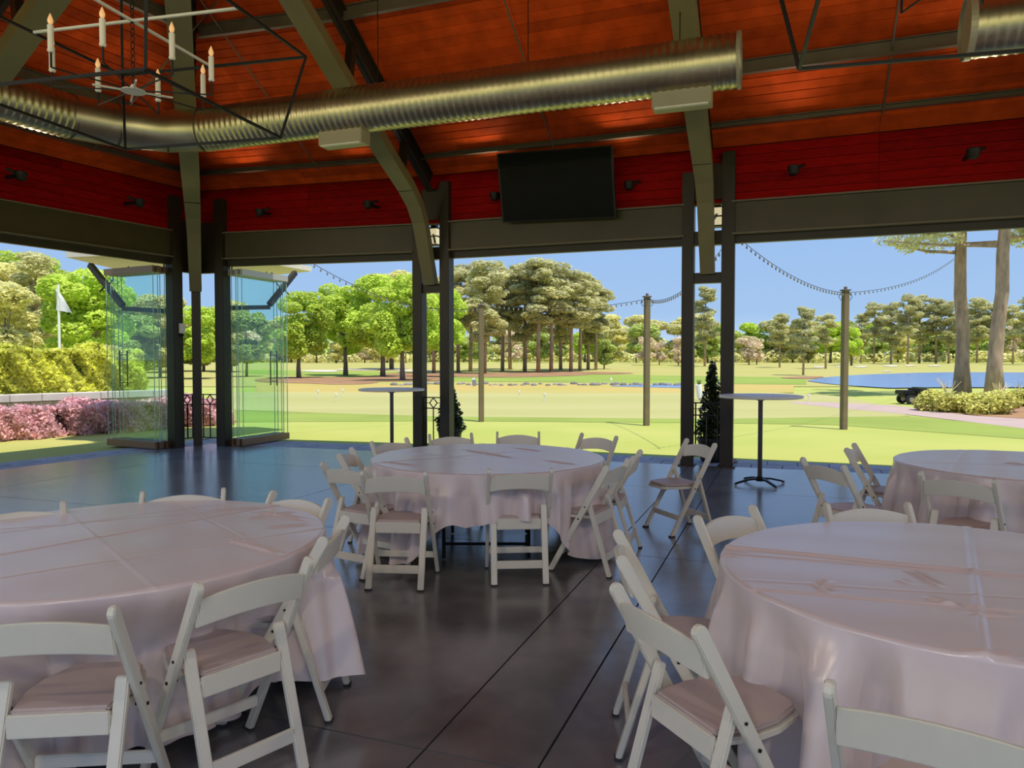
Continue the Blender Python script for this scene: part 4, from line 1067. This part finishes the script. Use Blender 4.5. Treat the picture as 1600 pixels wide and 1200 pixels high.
# retaining wall of stone blocks
t = thing('stone_wall', ((wa+wb_)/2), 'low pale stone wall between the purple hedge and the green hedge', 'wall')
L = (wb_-wa).length; k = 0.0; rs = random.Random(3)
for row in range(3):
    k = -.2*(row % 2)
    while k < L:
        w_ = .44; a = wa+wd*(k+.005); b = wa+wd*(min(L, k+w_)-.005); z = .02+row*.20
        m = MB(); m.bar(a+Zv*(z+.1), b+Zv*(z+.1), .3+rs.uniform(-.012, .012), .19); m.build('stone', 'stone_cap', t); k += w_
k = 0.0
while k < L:
    a = wa+wd*(k+.006); b = wa+wd*(min(L, k+.62)-.006); m = MB(); m.bar(a+Zv*.71, b+Zv*.71, .46, .16); m.build('cap_stone', 'stone_cap', t, bevel=.01); k += .62
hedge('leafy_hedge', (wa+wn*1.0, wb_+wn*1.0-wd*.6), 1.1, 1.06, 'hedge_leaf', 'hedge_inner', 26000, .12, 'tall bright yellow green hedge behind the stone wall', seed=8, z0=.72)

# flag on pole
b = P(93, 545, 30); t = thing('flag_pole', (b.x, b.y, 0), 'pale pole with a limp white flag above the left hedge', 'flag')
m = MB(); m.tube([(b.x, b.y, 0), (b.x, b.y, hpx(445, 30))], .05, 8); m.build('pole', 'white_metal', t)
m = MB(); zt = hpx(452, 30); V = []
for k in range(7):
    f = k/6
    for j in range(5): g = j/4; V.append((b.x-.12+(.06+.62*f)*g*1.0, b.y+.06*math.sin(g*7+f*3), zt-f*.85-g*.12*f))
m.v = V; m.f = [(k*5+j, k*5+j+1, (k+1)*5+j+1, (k+1)*5+j) for k in range(6) for j in range(4)]; part(m.build('flag', 'flag_cloth', t, smooth=True), 'limp white flag')

# topiaries
def topiary(c, h, w_, label, seed):
    t = thing('potted_topiary', (c.x, c.y, 0), label, 'plant')
    m = MB(); m.lathe([(.15, 0), (.17, .03), (.21, .30), (.23, .32), (.23, .36), (.20, .36)], (c.x, c.y, 0), 20); part(m.build('pot', 'pot', t), 'black round pot')
    m = MB(); m.tube([(c.x, c.y, .3), (c.x, c.y, h*.8)], .02, 6); m.build('stem', 'bark', t)
    R = np.random.RandomState(seed); bl = []
    for k in range(26):
        f = k/25; a = k*2.4; rr = w_*(1-f)**.9*.55; bl.append(((rr*math.cos(a)*.7, rr*math.sin(a)*.7, .38+f*(h-.42)), (.05+rr*.7, .05+rr*.7, .10)))
    leaves(bl, 3800, .055, seed, 'foliage', 'topiary_leaf', t, aspect=.6, inner=.5)
tp = P(1112, 700, 11.25); topiary(tp, hpx(566, 11.25), .32, 'cone-shaped potted topiary between the right twin columns', 5)
tp = P(703, 680, 12.85); topiary(tp, hpx(598, 12.85), .32, 'cone-shaped potted topiary behind the right post of the first twin columns', 6)
# kerb stone beside column
q = Z(1146, 724); m = MB(); m.lathe([(.07, 0), (.09, .03), (.06, .07), (.02, .08)], (q.x, q.y+.1, -.01), 8); tag(m.build('small_rock', 'rock'), 'small brown rock on the pavers beside the right column foot', 'rock')

# ---------------------------------------------------------------- wooden poles and string lights
PT = []
for x, yb, yt, lb in ((752, 659, 478, 'square wooden pole left of the middle of the lawn'), (1010, 665, 465, 'square wooden pole at the middle of the lawn, left of the right columns'), (1318, 671, 455, 'square wooden pole right of the columns, string lights on top')):
    q = G(x, yb); h = hpx(yt, q.y)-q.z; t = thing('wooden_pole', (q.x, q.y, q.z), lb, 'pole', 'wooden string light poles')
    m = MB(); m.box((q.x, q.y, q.z+h/2), (.125, .125, h), .2); m.build('shaft', 'pole_wood', t, bevel=.006)
    m = MB(); m.box((q.x, q.y, q.z+h+.015), (.17, .17, .03), .2); m.box((q.x, q.y, q.z+h+.06), (.05, .05, .07), .2); m.build('cap', 'bark', t)
    top = Vector((q.x, q.y, q.z+h-.04)); PT.append(top)
    m = MB()
    for s in (-1, 1): m.tube([top+Vector((s*.06, 0, 0)), top+Vector((s*.13, 0, -.03)), top+Vector((s*.15, 0, -.10)), top+Vector((s*.10, 0, -.17)), top+Vector((s*.06, 0, -.14))], .007, 5)
    m.build('hook', 'black_metal', t)
def string(a, b, sag, label, n=34):
    t = thing('string_lights', (a+b)/2, label, 'string lights', 'festoon lights over the lawn'); pts = []
    for k in range(n+1): f = k/n; p = a.lerp(b, f); p.z -= 4*sag*f*(1-f); pts.append(p)
    m = MB(); m.tube(pts, .006, 4); m.build('cable', 'black_metal', t)
    m = MB()
    for k in range(1, n): p = pts[k]; m.lathe([(.008, -.01), (.018, -.04), (.015, -.065), (.004, -.075)], p, 6)
    o = m.build('bulbs', 'glass_bulb', t); o['kind'] = 'stuff'
string(PT[1], P(1140, 372, 12.0), .35, 'string lights from the middle wooden pole up to the eave')
string(PT[2], P(1130, 350, 12.0), .25, 'string lights from the right wooden pole up left to the eave')
string(PT[1], PT[0]+Vector((0, 0, .1)), .18, 'string lights between the left and middle wooden poles')
string(PT[2], P(1500, 396, 30.5), .35, 'string lights from the right wooden pole to the near pine', 40)
string(PT[0], P(470, 400, 14.6), .4, 'string lights from the left wooden pole to the corner eave')

# ---------------------------------------------------------------- shrubs, cart, people
def bush(x, y, w_, h, n, label, seed):
    q = G(x, y); t = thing('low_shrub', (q.x, q.y, q.z), label, 'shrub'); R = random.Random(seed); bl = []
    for k in range(16): bl.append(((R.uniform(-w_/2, w_/2), R.uniform(-.5, .5), R.uniform(.1, h*.62)), (R.uniform(.25, .5), R.uniform(.25, .5), h*.42)))
    leaves(bl, n, .10, seed, 'foliage', 'bush_leaf', t)
    m = MB()
    for k in range(8): m.tube([(q.x+R.uniform(-w_/2, w_/2), q.y, q.z), (q.x+R.uniform(-w_/2, w_/2), q.y, q.z+h*.7)], .012, 5)
    m.build('stems', 'bark', t)
bush(1496, 643, 1.5, .62, 6000, 'yellow green low shrub just right of the cart', 3)
bush(1550, 646, 1.5, .62, 6000, 'yellow green low shrub under the two near pines', 4)
bush(1588, 634, 1.6, .60, 5000, 'yellow green low shrub at the right edge', 6)
def twigs(x, y, D, h, label, seed):
    q = P(x, y, D); z0 = terr(q.x, q.y); t = thing('bare_shrub', (q.x, q.y, z0), label, 'shrub'); R = random.Random(seed); m = MB()
    for k in range(7):
        e = Vector((q.x+R.uniform(-.5, .5), q.y+R.uniform(-.3, .3), z0+h*R.uniform(.7, 1))); mid = Vector((q.x+(e.x-q.x)*.3, q.y, z0+h*.45)); m.tube([(q.x, q.y, z0), mid, e], [.02, .014, .006], 5)
        m.tube([mid, mid+Vector((R.uniform(-.35, .35), 0, h*.4))], [.01, .004], 4)
    m.build('twigs', 'leaf_bud', t)
twigs(1483, 612, 27, .95, 'bare twiggy shrub left of the first near pine', 1); twigs(1562, 614, 27, .85, 'bare twiggy shrub between and right of the near pines', 2); twigs(1596, 612, 26, .85, 'bare twiggy shrub at the right edge by the pond', 3)
# utility cart
q = G(1428, 631); t = thing('utility_cart', (q.x, q.y, q.z), 'small dark green utility cart parked on the path by the shrubs', 'cart')
def B_(nm, c, s, mt, par=t, bev=.02): m = MB(); m.box((q.x+c[0], q.y+c[1], q.z+c[2]), s); return m.build(nm, mt, par, bevel=bev)
B_('bed', (-.32, 0, .42), (.44, .6, .14), 'black_metal'); B_('chassis', (.0, 0, .30), (.9, .5, .10), 'black_metal'); B_('hood', (.25, 0, .42), (.46, .55, .22), 'cart_green', bev=.06); B_('seat', (-.0, 0, .52), (.22, .5, .10), 'black_metal'); B_('hood_top', (.18, 0, .56), (.36, .5, .08), 'cart_green', bev=.03)
for x_, y_, r in ((-.28, -.3, .17), (-.28, .3, .17), (.32, -.3, .19), (.32, .3, .19)):
    m = MB(); a = Vector((q.x+x_, q.y+y_-.06, q.z+r)); m.tube([a, a+Vector((0, .12, 0))], r, 18); wh = m.build('wheel', 'tyre', t)
    m = MB(); m.tube([a-Vector((0, .01, 0)), a], r*.5, 12); m.build('rim', 'wheel_yellow' if x_ > 0 else 'grey_metal', wh)
# far people
def person(x, yb, ytop, label, shirt='shirt'):
    q = G(x, yb); D = q.y; h = (yb-ytop)/F*D; s = h/1.75
    def S_(pts, rad, nm, mt, par=None, sub=1):
        me = bpy.data.meshes.new(nm); o = bpy.data.objects.new(nm, me); C.objects.link(o)
        return o
    me = bpy.data.meshes.new('person'); V = [(0, 0, .93), (0, 0, 1.15), (0, 0, 1.38), (0, .0, 1.52), (0, -.01, 1.62), (0, 0, 1.72), (-.17, 0, 1.40), (-.22, -.08, 1.14), (-.08, -.24, .98), (.17, 0, 1.40), (.22, -.08, 1.14), (.08, -.24, .98), (-.10, 0, .88), (-.13, .0, .48), (-.14, .02, .06), (-.15, -.12, .03), (.10, 0, .88), (.13, 0, .48), (.14, .02, .06), (.15, -.12, .03)]
    E_ = [(0, 1), (1, 2), (2, 3), (3, 4), (4, 5), (2, 6), (6, 7), (7, 8), (2, 9), (9, 10), (10, 11), (0, 12), (12, 13), (13, 14), (14, 15), (0, 16), (16, 17), (17, 18), (18, 19)]
    Rr = [.15, .14, .16, .06, .10, .08, .07, .05, .035, .07, .05, .035, .09, .065, .045, .04, .09, .065, .045, .04]
    me.from_pydata(V, E_, []); o = bpy.data.objects.new('person', me); C.objects.link(o)
    md = o.modifiers.new('skin', 'SKIN'); 
    for i, v in enumerate(me.skin_vertices[0].data if me.skin_vertices else []): v.radius = (Rr[i], Rr[i])
    if not me.skin_vertices:
        o.modifiers.remove(md); bm = bmesh.new(); bm.from_mesh(me); ly = bm.verts.layers.skin.verify()
        bm.verts.ensure_lookup_table()
        for i, v in enumerate(bm.verts): v[ly].radius = (Rr[i], Rr[i]); v[ly].use_root = (i == 0)
        bm.to_mesh(me); bm.free(); md = o.modifiers.new('skin', 'SKIN')
    o.modifiers.new('sub', 'SUBSURF').levels = 1
    me.materials.append(M[shirt]); o.location = (q.x, q.y, terr(q.x, q.y)); o.scale = (s, s, s)
    return tag(o, label, 'person')
person(955, 600, 589, 'tiny distant person in pale clothes on the far green', 'shirt')
q = G(1094, 626); t = thing('golf_bag_cart', (q.x, q.y, q.z), 'pale golf bag on a small stand beyond the railing of the right twin columns', 'golf bag')
m = MB(); m.tube([(q.x, q.y, q.z+.1), (q.x-.08, q.y, q.z+.62)], [.11, .13], 12); m.build('bag', 'shirt', t)
m = MB(); m.tube([(q.x-.06, q.y, q.z+.5), (q.x+.16, q.y, q.z)], .012, 6); m.tube([(q.x-.06, q.y, q.z+.5), (q.x+.10, q.y+.15, q.z)], .012, 6); m.tube([(q.x+.0, q.y, q.z), (q.x+.0, q.y, q.z+.12)], .06, 6); m.build('stand', 'grey_metal', t)
m = MB()
for k in range(5): m.tube([(q.x-.08+k*.02, q.y, q.z+.6), (q.x-.13+k*.04, q.y, q.z+.78+.02*(k % 2))], .012, 5)
m.build('clubs', 'black_metal', t)
q = G(741, 605); t = thing('marker_post', (q.x, q.y, q.z), 'tiny dark blue marker by the creek left of the left wooden pole', 'marker')
m = MB(); m.box((q.x, q.y, q.z+.25), (.22, .15, .35)); m.build('box', 'trouser', t, bevel=.03); m = MB(); m.box((q.x-.03, q.y, q.z+.48), (.14, .1, .12)); m.build('lid', 'shirt', t)
for i, (x, y) in enumerate(((497, 622), (535, 620), (525, 628), (1263, 630), (811, 623), (851, 628))):
    q = G(x, y); m = MB(); m.lathe([(.012, 0), (.012, .25), (.05, .26), (.05, .32), (.01, .33)], (q.x, q.y, q.z), 8); tag(m.build('practice_marker', 'white_metal'), 'small white practice cup marker, '+['leftmost of the left cluster', 'rightmost of the left cluster', 'lowest of the left cluster', 'right of the cocktail table', 'left of the middle pole', 'nearest left of the middle pole'][i], 'golf marker', 'white markers on the putting green')

# remove the template trees that no placement used
for k, l in PR.items():
    for v, p in enumerate(l):
        if (k, v) not in used:
            for c_ in list(p.children): bpy.data.objects.remove(c_)
            bpy.data.objects.remove(p)
